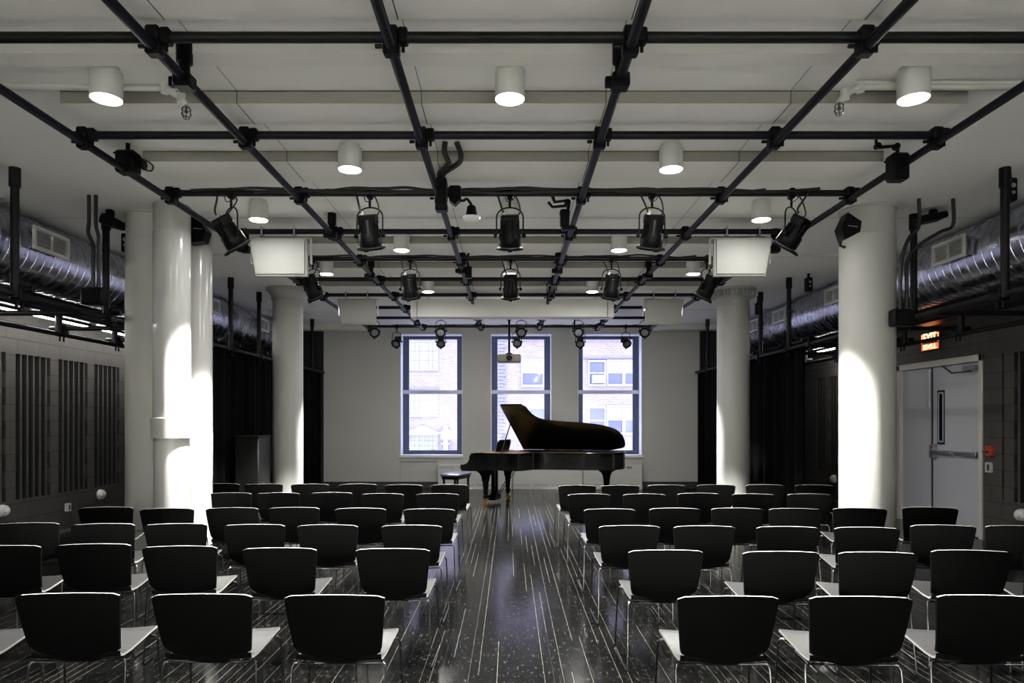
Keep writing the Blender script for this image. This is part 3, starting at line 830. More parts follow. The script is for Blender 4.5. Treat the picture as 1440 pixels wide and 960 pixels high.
# ------------------------------------------------------------------ stage spotlights
def spotlight(x, y, zp, yaw, tilt, label, group, lens_lit=False, cables=True, sc=1.0):
    """hangs from pipe at (x, y, zp); body axis starts pointing +Y, tilted down by tilt, turned by yaw"""
    t = thing('stage_spotlight', label, 'stage light', (x, y, zp), group=group)
    b = MB(); b.box(-.024, .024, -.036, .036, -.05, .04, .008); b.tube([(0, 0, -.045), (0, 0, -.125)], .011, 8); b.tube([(.02, 0, -.02), (.055, 0, -.02)], .008, 6)
    b.build('pipe_hook', 'black', t)
    R = Matrix.Rotation(yaw, 4, 'Z')
    hy = .116*sc; piv = -.125-.245*sc
    b = MB(); b.M = R
    yb_ = piv+.15*sc; arc = [(-hy, 0, piv), (-hy, 0, yb_)]
    for i in range(0, 13):
        a = PI-PI*i/12; arc.append((math.cos(a)*hy, 0, yb_+math.sin(a)**.8*(.095*sc)))
    arc += [(hy, 0, yb_), (hy, 0, piv)]
    b.tube(arc, .0065, 6); b.build('yoke', 'black', t)
    B = Matrix.Translation((0, 0, piv)) @ R @ Matrix.Rotation(-tilt, 4, 'X')
    b = MB(); b.M = B @ Matrix.Scale(sc, 4)
    b.lathe([(.066, -.14), (.074, -.13), (.080, -.03), (.096, -.01), (.100, .08), (.094, .09)], n=16, axis='y')
    for i in range(16):
        a = 2*PI*i/16
        b.box(math.cos(a)*.080-.003, math.cos(a)*.080+.003, -.13, -.03, math.sin(a)*.080-.003, math.sin(a)*.080+.003)
    b.box(-.078, .078, -.175, -.09, -.06, .065, .012)
    hs = b.build('housing', 'black', t)
    b = MB(); b.M = B @ Matrix.Scale(sc, 4)
    # colour frame holder: flat octagon-ish plate with a hole
    for i in range(8):
        a0 = 2*PI*(i+.5)/8; a1 = 2*PI*(i+1.5)/8
        p = [(math.cos(a)*rr, yy, math.sin(a)*rr) for yy in (.10, .115) for a in (a0, a1) for rr in (.085, .125)]
        b.add(p, [(0,1,3,2), (4,6,7,5), (1,5,7,3), (0,2,6,4)])
    b.box(-.02, .02, .10, .12, -.15, -.11, .004); b.build('gel_frame', 'black', t)
    b = MB(); b.M = B @ Matrix.Scale(sc, 4); b.lathe([(.0, .112), (.05, .108), (.084, .098), (.084, .085), (0, .085)], n=20, axis='y', cap=False); b.build('lens', 'lens', t)
    for s in (-1, 1):
        b = MB(); b.M = B; b.lathe([(.014, s*hy-.012), (.02, s*hy), (.02, s*hy+.02*s), (.012, s*hy+.024*s)], n=10, axis='x'); b.build('pivot_knob', 'black', t)
    if cables:
        rd = random.Random(int(abs(x)*100+y*10)); b = MB()
        rear = B @ Vector((-.05, -.175, .02)); rear2 = B @ Vector((.06, -.16, .04))
        dx = -.10 if yaw <= .3 else .10
        b.tube(bez([(dx*1.3, -.04, .01), (dx, -.05, -.05), (rear+Vector((-.02, -.02, .05))), rear], 6), .0085, 6)
        b.tube(bez([(.03, -.03, -.01), (.07, -.05, -.08), (rear2+Vector((.03, 0, .04))), rear2], 6), .0065, 6)
        b.tube(bez([(-.05, -.03, .0), (-.02, -.05, -.09), (.04, -.04, -.05), (0, -.02, 0.0)], 6), .004, 5)
        b.build('power_cable', 'cable', t)
        b = MB(); b.M = Matrix.Translation(rear); b.box(-.015, .015, -.015, .015, -.02, .03, .004); b.build('plug', 'greyp', t)
    return t
d = math.radians
G1 = 'stage spotlights on the near bar'; G2 = 'stage spotlights on the middle bar'; G3 = 'stage spotlights near the windows'
nm5 = ['far left', 'second from left', 'centre', 'second from right', 'far right']
for i, (px, yaw, tl) in enumerate(((325, -42, 52), (520, -8, 68), (717, 0, 68), (917, 8, 68), (1113, 42, 52))):
    spotlight((px-CX)*YG[2]/F, YG[2], ZG, d(yaw), d(tl), 'black stage spotlight on the near bar, '+nm5[i], G1)
for i, (px, yaw, tl) in enumerate(((440, -30, 55), (577, -8, 66), (718, 0, 66), (860, 8, 66), (994, 40, 55))):
    spotlight((px-CX)*YG[4]/F, YG[4], ZG, d(yaw), d(tl), 'black stage spotlight on the middle bar, '+nm5[i], G2)
far = [(526, 8, 200, 26, 'clamped low at the left end by the curtain'), (558, 9, 172, 38, 'over the left edge of the left window'), (620, 9, 185, 38, 'over the right part of the left window'), (727, 9, 185, 30, 'right of the projector pole'),
       (816, 9, 172, 38, 'over the left edge of the right window'), (880, 9, 195, 38, 'over the right edge of the right window'), (620, 8, 180, 25, 'just under the screen case, left'), (733, 8, 180, 25, 'just under the screen case, centre'), (813, 8, 180, 25, 'just under the screen case, right'), (907, 8, 165, 26, 'clamped at the right end by the small speaker')]
for i, (px, gi, yaw, tl, lab) in enumerate(far):
    y = YG[gi]; low = gi == 9
    spotlight((px-CX)*y/F, y, ZG if low else ZG+.075, d(yaw), d(tl), 'black stage spotlight facing the room, '+lab, G3, cables=False, sc=.82 if low else .85)

# ------------------------------------------------------------------ white loudspeakers
def loudspeaker(px, gi, label, mir):
    y = YG[gi]; x = (px-CX)*y/F
    t = thing('hanging_loudspeaker', label, 'loudspeaker', (x, y, ZG), group='white loudspeakers under the grid')
    hw = .30; z1 = -.075; z0 = -.47
    b = MB()
    f = [(-hw*.97, z0), (hw*.97, z0), (hw*1.02, z1), (-hw*1.02, z1)]
    e = -1 if mir else 1
    pts = [(-hw+.0, z1), (hw, z1), (hw-(.0 if not mir else .07), z0), (-hw+(.07 if not mir else 0), z0)]
    zc_ = (z0+z1)/2; bk = [(a*.74, (c-zc_)*.70+zc_+.03) for a, c in pts]
    b.add([(a, -.03, c) for a, c in pts]+[(a, .03, c) for a, c in pts]+[(a, .26, c) for a, c in bk], [(0, 1, 2, 3), (11, 10, 9, 8)]+[(i+o_, (i+1) % 4+o_, (i+1) % 4+o_+4, i+o_+4) for i in range(4) for o_ in (0, 4)])
    sp = b.build('cabinet', 'speaker', t)
    g = [(a*.94, -.045 if False else (c-(z0+z1)/2)*.90+(z0+z1)/2) for a, c in pts]
    b = MB(); b.prism(g, -.045, -.028, 'xz'); b.build('front_grille', 'speaker', t)
    b = MB(); 
    for s in (-1, 1): b.box(s*(hw+.012)-.006, s*(hw+.012)+.006, .06, .12, z0+.15, z1+.03, .002)
    b.box(-hw-.018, hw+.018, .06, .12, z1+.02, z1+.03, .002); b.build('u_bracket', 'white', t)
    for s in (-1, 1):
        b = MB(); b.box(s*.17-.016, s*.17+.016, -.035, .11, z1+.028, z1+.04); b.box(s*.17-.008, s*.17+.008, -.036, -.03, z1+.03, .05); b.box(s*.17-.008, s*.17+.008, .03, .036, z1+.03, .05)
        b.build('hanger_bolt', 'silver', t)
    return t
loudspeaker(392, 3, 'white loudspeaker of the nearer pair, hung at the left of the grid', False)
loudspeaker(1044, 3, 'white loudspeaker of the nearer pair, hung at the right of the grid', True)
loudspeaker(502, 6, 'white loudspeaker of the farther pair, left end of the screen case', False)
loudspeaker(934, 6, 'white loudspeaker of the farther pair, right end of the screen case', True)

# projection screen case
t = thing('screen_case', 'long white retractable projection screen case under the grid', 'screen case', (.035, 11.25, 3.25))
b = MB(); b.prism([(0, 0), (.34, 0), (.34, .29), (.02, .29), (0, .25)], -1.63, 1.64, 'yz'); b.build('case', 'panel', t)
b = MB(); b.box(-1.67, -1.63, -.005, .345, -.012, .295, .003).box(1.64, 1.68, -.005, .345, -.012, .295, .003); b.build('end_cap', 'panel', t)
b = MB(); b.box(-1.60, 1.61, .13, .17, -.014, .0, .002); b.build('screen_slot', 'silver', t)
b = MB(); b.box(-1.57, -1.56, -.003, .0, .0, .25).box(1.57, 1.58, -.003, 0, 0, .25); b.build('case_seam', 'base', t)
b = MB()
for x in (-1.4, 0, 1.4): b.box(x-.02, x+.02, .10, .24, .28, ZC-3.25, .003)
b.build('ceiling_bracket', 'panel', t)
# projector
yp = YG[8]
t = thing('projector', 'ceiling projector on a black pole in front of the middle window', 'projector', ((716-CX)*yp/F, yp, P(0, 504, yp).z))
b = MB(); b.rbox(-.225, .225, -.16, .16, -.08, .07, .02); b.build('body', 'proj', t)
b = MB(); b.lathe([(.05, -.19), (.06, -.17), (.06, -.15)], (-.0, 0, 0), n=20, axis='y'); b.build('lens', 'blackgl', t)
b = MB(); b.tube([(0, 0, .07), (0, 0, ZG-t.location.z+.0)], .022, 10); b.lathe([(.08, .07), (.08, .085), (.04, .11)], n=16); b.box(-.04, .04, -.05, .05, ZG-t.location.z-.05, ZG-t.location.z+.03, .008); b.build('pole', 'black', t)

# ------------------------------------------------------------------ small black devices on the grid
def boxdev(px, py, Y, sz, name, label, cat, extras=None, group=None, m='black'):
    p = P(px, py, Y)
    t = thing(name, label, cat, p, group=group)
    w, dpt, h = sz
    b = MB(); b.rbox(-w/2, w/2, -dpt/2, dpt/2, -h/2, h/2, min(sz)*.12); b.box(-w/2-.004, w/2+.004, -dpt/2-.004, dpt/2+.004, h*.30, h*.36); b.build('box', m, t)
    if extras:
        for nme, mm, fn in extras:
            b = MB(); fn(b); b.build(nme, mm, t)
    return t
boxdev(180, 229, 5.24, (.15, .12, .17), 'power_box', 'black power box on the left outer pipe with a loop of cable', 'power box',
       [('stem', 'black', lambda b: (b.tube([(.0, 0, .08), (.0, 0, ZC-P(180, 229, 5.24).z)], .017, 8),)),
        ('cable_loop', 'cable', lambda b: b.tube(bez([(.07, 0, .0), (.13, 0, .02), (.19, 0, -.02), (.18, 0, -.06), (.12, 0, -.05), (.06, -.02, -.02)], 6), .006, 6)),
        ('lamp_head', 'black', lambda b: b.lathe([(.02, .07), (.035, .08), (.04, .13)], (0, 0, -.01), n=12, axis='x'))])
boxdev(1262, 236, 5.15, (.13, .12, .2), 'power_box', 'black power box with a jointed arm on the right outer pipe', 'power box',
       [('jointed_arm', 'black', lambda b: (b.tube([(0, 0, .09), (.0, 0, .14), (-.02, 0, .165), (-.13, 0, .155), (-.16, 0, .17)], .014, 8), b.lathe([(.024, -.02), (.024, .02)], (-.01, 0, .16), n=12, axis='y'), b.lathe([(.022, -.02), (.022, .02)], (-.15, 0, .165), n=12, axis='y'), b.tube([(-.16, 0, .17), (-.16, 0, ZC-P(0, 236, 5.15).z)], .012, 8)))])
p3 = P(621, 270, 5.6)
def pth(o, *q): return [P(x, y, Y)-o for x, y, Y in q]
boxdev(621, 270, 5.6, (.085, .10, .22), 'junction_box', 'black junction box on the left centre pipe, fed by two thick bent conduits', 'junction box',
       [('conduit', 'cable', lambda b: b.tube(bez(pth(p3, (620, 252, 5.6), (618, 243, 5.5), (630, 230, 5.36), (625, 214, 5.25), (626, 200, 5.2)), 6), .021, 10)),
        ('conduit', 'cable', lambda b: b.tube(bez(pth(p3, (622, 252, 5.6), (625, 243, 5.5), (645, 229, 5.36), (648, 217, 5.26), (642, 200, 5.2)), 6), .021, 10)),
        ('pipe_bracket', 'black', lambda b: b.box(-.05, .05, -.05, .05, -.16, -.10, .01))])
boxdev(640, 273, 5.85, (.10, .09, .13), 'work_lamp', 'black work lamp on a bent arm with an opal shade', 'lamp',
       [('arm', 'black', lambda b: b.tube(bez([(.03, 0, -.05), (.07, 0, -.055), (.10, 0, -.04), (.13, 0, -.075), (.14, 0, -.10)], 5), .012, 8)),
        ('socket', 'black', lambda b: (b.prism([(-.05, -.06), (.0, -.10), (.05, -.05), (.05, -.03)], -.04, .04, 'xz'), b.lathe([(.055, -.195), (.05, -.19), (.038, -.11), (.03, -.10)], (.14, 0, 0), n=18))),
        ('shade', 'dome', lambda b: b.lathe([(.0, -.24), (.045, -.235), (.072, -.215), (.075, -.195), (.05, -.192)], (.14, 0, 0), n=20, cap=False))])
p5 = P(794, 307, 6.35)
boxdev(794, 307, 6.35, (.085, .09, .155), 'camera_box', 'black box on a folded jointed arm beside the right centre pipe', 'camera box',
       [('jointed_arm', 'black', lambda b: (b.tube(pth(p5, (798, 298, 6.35), (800, 288, 6.35), (797, 282, 6.35), (780, 284, 6.35), (777, 276, 6.35), (777, 270.5, 6.37)), .016, 8), b.lathe([(.03, -.025), (.03, .025)], pth(p5, (798, 285, 6.35))[0], n=12, axis='y'))),
        ('folded_link', 'black', lambda b: b.tube(pth(p5, (797, 289, 6.33), (777, 291, 6.33), (771, 284, 6.33)), .014, 8)),
        ('pipe_bracket', 'black', lambda b: b.box(-.03, .10, -.04, .04, -.11, -.07, .01))])
boxdev(659, 383, 8.7, (.08, .09, .15), 'junction_box', 'small black junction box on the left centre pipe near the middle bar', 'junction box',
       [('stem', 'black', lambda b: b.tube([(0, 0, .06), (-.02, 0, .16), (0, 0, ZC-P(0, 383, 8.7).z)], .015, 8))])
boxdev(776, 408, 10.3, (.10, .10, .12), 'effects_lamp', 'small black effects lamp with cables on the right centre pipe end', 'lamp',
       [('yoke', 'black', lambda b: b.tube([(-.07, 0, -.02), (-.075, 0, .10), (0, 0, .15), (.075, 0, .10), (.07, 0, -.02)], .008, 6)),
        ('nozzle', 'black', lambda b: b.lathe([(.05, -.10), (.04, -.05)], (-.0, -.0, -.02), n=12)),
        ('stem', 'black', lambda b: b.tube([(0, 0, .06), (0, 0, ZC-P(0, 408, 10.3).z)], .010, 6))])
boxdev(808, 460, 13.5, (.10, .08, .08), 'work_lamp', 'small black pendant work light left of the right window', 'lamp',
       [('shade', 'dome', lambda b: b.lathe([(.02, -.05), (.10, -.06), (.10, -.075), (.0, -.08)], n=16, cap=False)),
        ('stem', 'black', lambda b: b.tube([(0, 0, .03), (0, 0, ZC-P(0, 460, 13.5).z)], .015, 8))])
# column speakers
def colspk(px, py, Y, label, mir):
    p = P(px, py, Y); t = thing('wall_speaker', label, 'loudspeaker', p, group='black speakers on the columns')
    s = -1 if mir else 1
    poly = [(-s*.085, .135), (s*.075, .045), (s*.068, -.05), (-s*.055, -.125), (-s*.12, -.02)] if mir is None else [(0, 0)]
    poly = [(-.03, .14), (.10, .055), (.085, -.045), (-.06, -.12), (-.095, .0)]
    if not mir: poly = [(-.085, .14), (-.085, -.14), (.07, -.12), (.10, -.01), (.02, .12)]
    b = MB(); b.prism(poly, -.07, .07, 'xz'); b.build('cabinet', 'black', t)
    b = MB(); b.M = T((0, -.071, .01), ry=.12); b.box(-.03, .06, -.002, .002, -.004, .004); b.build('badge', 'silver', t)
    b = MB(); b.tube([(-.05, .03, -.10), (-.06, .03, -.15), (.02, .10, -.15)] if mir else [(0, .05, 0), (-.12, .06, 0)], .014, 8); b.build('wall_bracket', 'black', t)
colspk(1192, 322, 6.55, 'black angled speaker high on the near right column', True)
colspk(280, 325, 7.1, 'black angled speaker high on the left glossy riser', False)
# small hanging sensors beside the side racks
def sensor(px, py, Y, label):
    p = P(px, py, Y); t = thing('hanging_sensor', label, 'sensor', p, group='small black hanging sensors')
    b = MB(); b.rbox(-.045, .045, -.05, .05, -.10, .10, .012); b.build('body', 'black', t)
    b = MB(); b.lathe([(.02, -.056), (.02, -.05)], n=12, axis='y', c=(0, 0, .03)); b.lathe([(.015, -.056), (.015, -.05)], n=12, axis='y', c=(0, 0, -.03)); b.build('lens', 'silver', t)
    b = MB(); b.box(-.015, .015, -.015, .015, .09, ZC-p.z, .003); b.build('stem', 'black', t)
sensor(1419, 268, 5.9, 'small black sensor hanging by the nearest right hanger')
sensor(179, 342, 7.3, 'small black sensor hanging beside the near left column')
sensor(1137, 400, 9.9, 'small black sensor hanging between the right columns')
sensor(1066, 434, 11.7, 'small black sensor hanging just right of the far right column')
# twin black conduits dropping to boxes by the hangers
def conduits(paths, bx, by, Y, label):
    o = P(bx, by, Y); t = thing('conduit_drop', label, 'conduit', o, group='black conduit drops in the side bays')
    for pts in paths:
        q = [P(x, y, Y)-o for x, y in pts]; q.append(Vector((q[-1].x, q[-1].y, ZC-o.z)))
        b = MB(); b.tube(bez(q, 6), .017, 8); b.build('conduit', 'cable', t)
    b = MB(); b.rbox(-.10, .10, -.06, .06, -.08, .08, .012); b.build('socket_box', 'black', t)
conduits([[(131, 410), (131, 375), (131, 346), (124, 327), (125, 312)], [(139, 410), (139, 375), (139, 335), (135, 315)]], 133, 417, 6.45, 'pair of bent black conduits and socket box, left bay')
conduits([[(1266, 440), (1266, 400), (1268, 365), (1278, 335), (1292, 318)], [(1275, 440), (1275, 400), (1276, 368), (1292, 345), (1322, 326), (1340, 316)]], 1268, 447, 6.55, 'pair of bent black conduits and socket box, right bay')
t = thing('flood_lamp', 'flat black flood lamp on the ceiling above the right grille', 'lamp', P(1312, 306, 6.9))
b = MB(); b.M = T((0, 0, 0), ry=-.2); b.rbox(-.16, .10, -.10, .10, -.035, .03, .012); b.M = None; b.build('housing', 'black', t)
b = MB(); b.box(-.03, .03, -.03, .03, .02, ZC-t.location.z, .004); b.build('bracket', 'black', t)
t = thing('flood_lamp', 'flat black flood lamp on the ceiling by the left conduits', 'lamp', P(155, 312, 6.9))
b = MB(); b.M = T((0, 0, 0), ry=.25); b.rbox(-.06, .11, -.10, .10, -.045, .04, .012); b.M = None; b.build('housing', 'black', t)
b = MB(); b.box(-.03, .03, -.03, .03, .02, ZC-t.location.z, .004); b.build('bracket', 'black', t)

# sprinkler pipes
def sprinkler(pts, r, cage, label, par=None):
    t = thing('sprinkler_pipe', label, 'sprinkler pipe', Vector(cage))
    o = -Vector(cage)
    b = MB(); b.M = Matrix.Translation(o); b.tube(pts, r, 12); b.M = None; b.build('pipe', 'white', t)
    if par:
        b = MB(); b.M = Matrix.Translation(o); b.tube(par, r*.9, 12); b.M = None; b.build('pipe', 'white', t)
    for p in pts[1:-1]:
        b = MB(); b.M = Matrix.Translation(o); b.lathe([(r*1.35, -.03), (r*1.35, .03)], p, n=12); b.M = None; b.build('elbow', 'white', t)
    b = MB()
    for i in range(6):
        a = 2*PI*i/6; ca, sa = math.cos(a)*.027, math.sin(a)*.027
        b.tube([(ca*.4, sa*.4, .0), (ca, sa, -.02), (ca, sa, -.055), (ca*.6, sa*.6, -.075)], .0022, 5)
    for z, rr in ((-.02, .027), (-.05, .028), (-.075, .017)):
        b.tube([(math.cos(2*PI*i/12)*rr, math.sin(2*PI*i/12)*rr, z) for i in range(12)], .0022, 5, closed=True)
    b.lathe([(.006, 0), (.008, -.03), (.012, -.045)], n=8); b.build('guard_cage', 'copper' if 'copper' in M else 'rod', t)
c1 = P(262, 149, 4.15)
sprinkler([(-4.55, 4.18, 3.60), tuple(P(232, 124, 4.18)), tuple(P(255, 138, 4.16)), tuple(c1)], .019, c1, 'white sprinkler pipe ending in a caged head, upper left')
c2 = P(1180, 144, 4.15)
sprinkler([(4.55, 4.21, 3.60), (2.16, 4.21, 3.60), tuple(P(1188, 133, 4.16)), tuple(c2)], .019, c2, 'two white sprinkler pipes with a caged head, upper right', par=[(4.55, 4.26, 3.648), (2.16, 4.26, 3.648)])

# ------------------------------------------------------------------ door, exit sign, wall fittings
dt = thing('door_1', 'pale grey double fire door in the right wall', 'door', (XW, 9.87, 0)); del dt['category']; dt['kind'] = 'structure'
O = Matrix.Translation((-XW, -9.87, 0))
def dp(nm, m, fn, par=dt):
    b = MB(); b.M = O; fn(b); b.M = None; return b.build(nm, m, par)
dp('door_frame', 'doorframe', lambda b: (b.box(XW-.02, XW+.14, DY0, DY0+.065, 0, 2.40, .005), b.box(XW-.02, XW+.14, DY1-.30, DY1, 0, 2.40, .005), b.box(XW-.02, XW+.14, DY0, DY1, 2.31, 2.40, .005)))
L0, L1, L2 = DY0+.07, 9.90, DY1-.305
lf = dp('door_leaf', 'door', lambda b: (b.box(XW+.03, XW+.075, L0, L1-.004, .01, 2.305, .003)))
lf2 = dp('door_leaf', 'door', lambda b: (b.box(XW+.03, XW+.075, L1+.004, L2, .01, 2.305, .003)))
dp('astragal', 'base', lambda b: b.box(XW+.018, XW+.03, L1-.014, L1+.010, .01, 2.30), lf)
py0, py1 = 9.64, 9.76
fr = dp('vision_frame', 'slot', lambda b: (b.box(XW+.022, XW+.031, py0-.02, py0+.012, 1.20, 1.97), b.box(XW+.022, XW+.031, py1-.012, py1+.02, 1.20, 1.97), b.box(XW+.022, XW+.031, py0, py1, 1.94, 1.97), b.box(XW+.022, XW+.031, py0, py1, 1.20, 1.23)), lf)
dp('vision_trim', 'door', lambda b: (b.box(XW+.020, XW+.03, py0-.002, py0+.02, 1.23, 1.94), b.box(XW+.020, XW+.03, py1-.02, py1+.002, 1.23, 1.94), b.box(XW+.020, XW+.03, py0, py1, 1.23, 1.25), b.box(XW+.020, XW+.03, py0, py1, 1.92, 1.94)), fr)
dp('vision_glass', 'blackgl', lambda b: b.box(XW+.024, XW+.0305, py0, py1, 1.23, 1.94), fr)
dp('panic_bar', 'silver', lambda b: (b.box(XW-.04, XW+.0, L0+.02, L0+.45, 1.06, 1.12, .008), b.box(XW-.055, XW+.0, L0+.50, L1-.06, 1.055, 1.125, .012), b.box(XW-.03, XW+.03, L0+.02, L0+.08, 1.05, 1.13, .005), b.box(XW-.04, XW+.03, L1-.12, L1-.02, 1.0, 1.2, .01)), lf)
dp('door_closer', 'silver', lambda b: (b.box(XW-.045, XW+.03, L0+.03, L0+.28, 2.20, 2.27, .006),), lf)
dp('closer_arm', 'slot', lambda b: (b.tube([(XW-.05, L0+.08, 2.185), (XW-.09, L0+.42, 2.185), (XW-.02, L0+.72, 2.30)], .010, 6),), lf)
dp('flush_rod', 'silver', lambda b: b.tube([(XW+.012, L1+.05, 1.72), (XW+.012, L1+.05, 2.27)], .010, 8), lf2)
dp('pull_plate', 'red', lambda b: b.box(XW-.046, XW-.0, L1-.115, L1-.07, 1.14, 1.18, .004), lf)
struct(MB().box(XW+.2, XW+.3, DY0-.02, DY1+.02, 0, 2.42).build('wall_right_lobby', 'darkwall'), 'dark closure behind the fire door')
# exit sign
ey, ez = 9.83, 2.675
t = thing('exit_sign', 'red lit EXIT sign on the wall above the fire door', 'sign', (XW-.02, ey, ez))
b = MB(); b.rbox(-.03, .02, -.21, .21, -.125, .125, .006); b.build('housing', 'base', t)
b = MB(); b.box(-.034, -.03, -.195, .195, -.115, -.03); b.build('panel', 'exitbg', t)
cu = bpy.data.curves.new('txt', 'FONT'); cu.body = 'EXIT'; cu.size = .165; cu.align_x = 'CENTER'; cu.align_y = 'CENTER'; cu.extrude = .003; cu.offset = .004
to = bpy.data.objects.new('txt', cu); col.objects.link(to)
bpy.context.view_layer.update()
dg = bpy.context.evaluated_depsgraph_get(); me = bpy.data.meshes.new_from_object(to.evaluated_get(dg))
bpy.data.objects.remove(to)
me.materials.clear(); me.materials.append(M['exitwh'])
le = bpy.data.objects.new('letters', me); col.objects.link(le); le.parent = t
le.rotation_euler = (PI/2, 0, -PI/2); le.location = (-.038, 0, .055); le.scale = (.92, 1.0, 1)
l2 = le.copy(); l2.name = 'letter_reflection'; col.objects.link(l2); l2.parent = t; l2.location = (-.036, 0, -.068); l2.scale = (.92, -.55, 1)  # flipped glowing copy stands in for the sign's reflection
b = MB(); 
for s in (-1, 1): b.box(-.036, -.032, s*.19-.008, s*.19+.008, -.01, .115)
b.build('side_bar', 'exitred', t)
b = MB(); b.box(-.02, .02, -.03, .03, .12, .16, .004); b.build('mount', 'base', t)
# fittings
def knob(side, px, label, z=None, py=None):
    Y = abs(XW*F/(px-CX)); z = EYE-(py-CY)*Y/F
    t = thing('wall_lamp_dome', label, 'wall lamp', (side*XW, Y, z), group='small white domes low on the side walls')
    b = MB(); b.lathe([(.075, 0), (.075, -side*.015), (.066, -side*.05), (.045, -side*.075), (0, -side*.085)], n=20, axis='x'); b.build('dome', 'dome', t)
    b = MB(); b.box(*sorted((-side*.02, -side*.078)), -.05, .05, -.022, -.016); b.build('slot', 'base', t)
knob(-1, 140, 'small white dome low on the left wall, farther one', py=695); knob(-1, 2, 'small white dome low on the left wall, at the picture edge', py=718)
knob(1, 1174, 'small white dome low on the right wall, beyond the near column', py=673); knob(1, 1438, 'small white dome low on the right wall, nearer than the door', py=724)
Y = XW*F/(CX-93)
t = thing('wall_socket', 'small white socket box low on the left wall', 'socket', (-XW, Y, P(0, 713, Y).z))
b = MB(); b.rbox(0, .05, -.04, .04, -.055, .055, .006); b.build('plate', 'greyp', t); b = MB(); b.box(.05, .053, -.015, .015, -.03, .03); b.build('outlet', 'slot', t)
Y = XW*F/(1392-CX)
t = thing('fire_alarm_pull', 'red fire alarm pull station beside the door', 'fire alarm', (XW, Y-.03, P(0, 634, Y).z))
b = MB(); b.rbox(-.05, .01, -.06, .06, -.065, .065, .008); b.build('body', 'red', t)
b = MB(); b.box(-.058, -.05, -.02, .04, -.02, .0, .002); b.tube([(-.055, .05, .02), (-.08, .06, .0), (-.055, .05, -.03)], .006, 6); b.build('handle', 'chrome', t)
t = thing('thermostat', 'grey thermostat on the wall below the fire alarm', 'thermostat', (XW, Y, P(0, 657, Y).z))
b = MB(); b.rbox(-.03, .01, -.055, .055, -.065, .065, .006); b.build('body', 'greyp', t); b = MB(); b.box(-.032, -.03, -.03, .01, -.04, .04); b.build('dial_strip', 'slot', t)
# dark cabinet in the left bay by the curtain
t = thing('equipment_cabinet', 'dark equipment cabinet against the curtain, beside the far left column', 'cabinet', (-3.95, 10.45, 0))
b = MB(); b.rbox(-.16, .20, -.25, .25, .0, 1.29, .01); b.build('body', 'wood', t)
b = MB(); b.box(-.15, .19, -.262, -.25, .08, 1.24, .004); b.build('door', 'wood', t); b = MB(); b.box(-.17, .21, -.27, .26, 1.29, 1.31, .004); b.build('top', 'wood', t)

# ------------------------------------------------------------------ outside
YF = 32.0
bd = thing('brick_building', 'pale brick apartment building across the street', 'building', (0, YF, 0))
B0 = Matrix.Translation((0, -YF, 0))
def rect(b, x0, x1, y0, y1, d0, d1):
    p = P(x0, y1, YF); q = P(x1, y0, YF); b.box(p.x, q.x, YF-d1, YF-d0, p.z, q.z)
def op(nm, m, fn, par=bd):
    b = MB(); b.M = B0; fn(b); b.M = None; return b.build(nm, m, par)
op('facade', 'brick', lambda b: b.box(-16, 16, YF, YF+1, -12, 16))
def win2(x0, x1, y0, y1, style):
    f = op('window', 'stone', lambda b: (rect(b, x0-1.5, x1+1.5, y1, y1+2, 0, .12), rect(b, x0-1, x1+1, y0-1.5, y0, 0, .08), rect(b, x0-.8, x0, y0, y1, 0, .06), rect(b, x1, x1+.8, y0, y1, 0, .06), rect(b, (x0+x1)/2-.5, (x0+x1)/2+.5, y0, y1, .0, .06)) if style == 0 else
           (rect(b, x0-2, x1+2, y1, y1+3, 0, .15), rect(b, x0-2, x1+2, y0-2.5, y0, 0, .08), rect(b, x0-2, x0, y0, y1, 0, .08), rect(b, x1, x1+2, y0, y1, 0, .08), rect(b, x0, x1, (y0+y1)/2-1, (y0+y1)/2+1, 0, .06)))
    def panes(b):
        rect(b, x0, x1, y0, y1, -.02, .02)
        b.cur = 1
        if style == 0:
            for k_ in range(1, 6):
                x = x0+(x1-x0)*k_/6; rect(b, x-.15, x+.15, y0, y1, .02, .03)
            for k_ in range(1, 3):
                yy = y0+(y1-y0)*k_/3; rect(b, x0, x1, yy-.2, yy+.2, .02, .03)
        elif style == 2: rect(b, x0, x1, y0, (y0+y1)/2-1, .02, .04)
    op('pane', ['pane' if style else 'blind', 'blind' if style else 'pane'], panes, f)
for yy in ((481, 519), (553, 584), (612, 634)): win2(577, 615, *yy, 0)
win2(735, 763, 507, 541, 2); win2(744, 766, 575, 610, 1); win2(829, 850, 509, 540, 1); win2(855, 875, 508, 540, 2); win2(879, 896, 508, 540, 2)
win2(829, 850, 574, 608, 1); win2(855, 875, 572, 608, 2); win2(879, 896, 572, 608, 2); win2(829, 850, 622, 650, 1); win2(735, 763, 440, 470, 1)
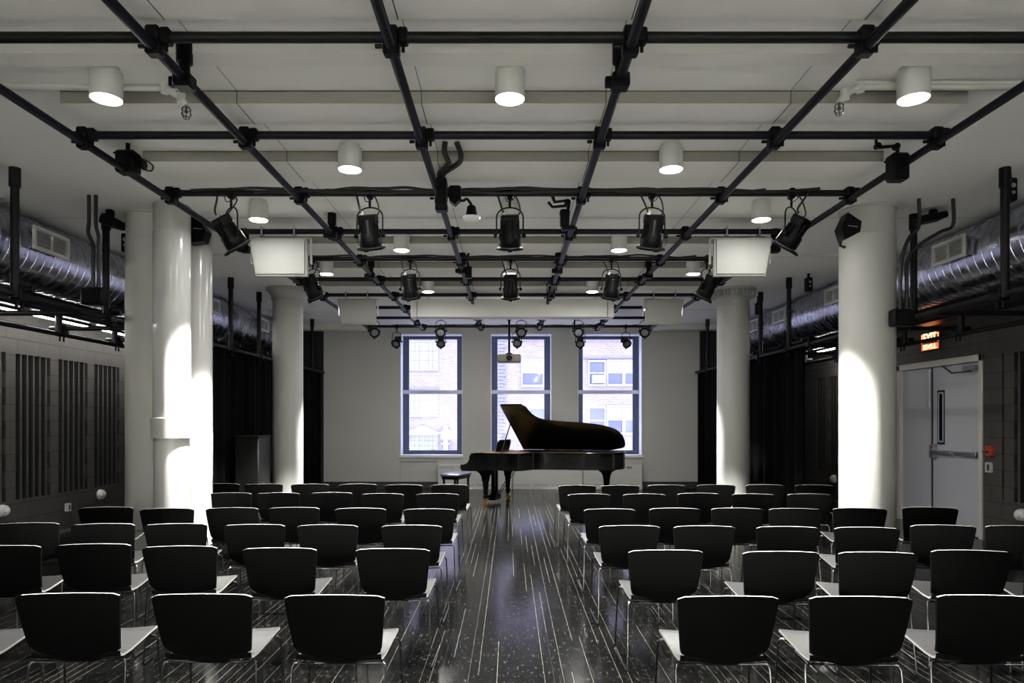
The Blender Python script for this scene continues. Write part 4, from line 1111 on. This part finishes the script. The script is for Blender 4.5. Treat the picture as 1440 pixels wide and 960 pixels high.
op('pediment', 'stone', lambda b: (rect(b, 570, 618, 607, 611, 0, .3), b.prism([(P(572, 0, YF).x, P(0, 607, YF).z), (P(616, 0, YF).x, P(0, 607, YF).z), (P(596, 0, YF).x, P(0, 598, YF).z)], YF-.25, YF, 'xz')))
op('carved_ornament', 'stone', lambda b: (b.lathe([(.0, -.25), (.2, -.22), (.28, -.05), (.3, 0)], (P(627, 0, YF).x, YF, P(0, 612, YF).z), n=20, axis='y'), rect(b, 624, 630, 598, 636, 0, .2), rect(b, 619, 635, 607, 610, 0, .22), rect(b, 621, 633, 622, 625, 0, .22)))
def quoins(b):
    y = 440
    while y < 660:
        rect(b, 700, 712 if int(y/5) % 2 else 708, y, y+4.3, 0, .08); y += 5
op('quoin_strip', 'stonedark', quoins)
op('roof_band', 'stone', lambda b: (rect(b, 720, 925, 466, 476, 0, .3), rect(b, 560, 660, 466, 473, 0, .3)))
op('string_course', 'stonedark', lambda b: (rect(b, 575, 618, 545, 547, 0, .12), rect(b, 820, 900, 503, 504.5, 0, .12)))
ac = op('window_air_conditioner', 'stone', lambda b: rect(b, 832, 849, 528, 539, 0, .5))
struct(MB().box(-20, 20, YB+TH+.02, YF, -12.1, -12).build('street', 'asphalt'), 'street below the windows')

# ------------------------------------------------------------------ light
W = bpy.data.worlds.new('World'); scn.world = W; W.use_nodes = True
bg = W.node_tree.nodes['Background']; bg.inputs[0].default_value = (.66, .71, 1.0, 1); bg.inputs[1].default_value = 3.1
for L, y in SP: L.energy = 960
for L in AL: L.energy = 2.5

# ------------------------------------------------------------------ camera
cd = bpy.data.cameras.new('camera'); cam = bpy.data.objects.new('camera', cd); col.objects.link(cam)
cam.location = (0, 0, EYE); cam.rotation_euler = (PI/2, 0, 0)
cd.sensor_width = 36; cd.lens = 24; cd.shift_x = (720-CX)/1440; cd.shift_y = (CY-480)/1440; cd.clip_end = 200
scn.camera = cam
scn.view_settings.view_transform = 'Standard'; scn.view_settings.look = 'None'
scn.view_settings.gamma = 1; scn.view_settings.use_curve_mapping = False
scn.view_settings.exposure = 1.05
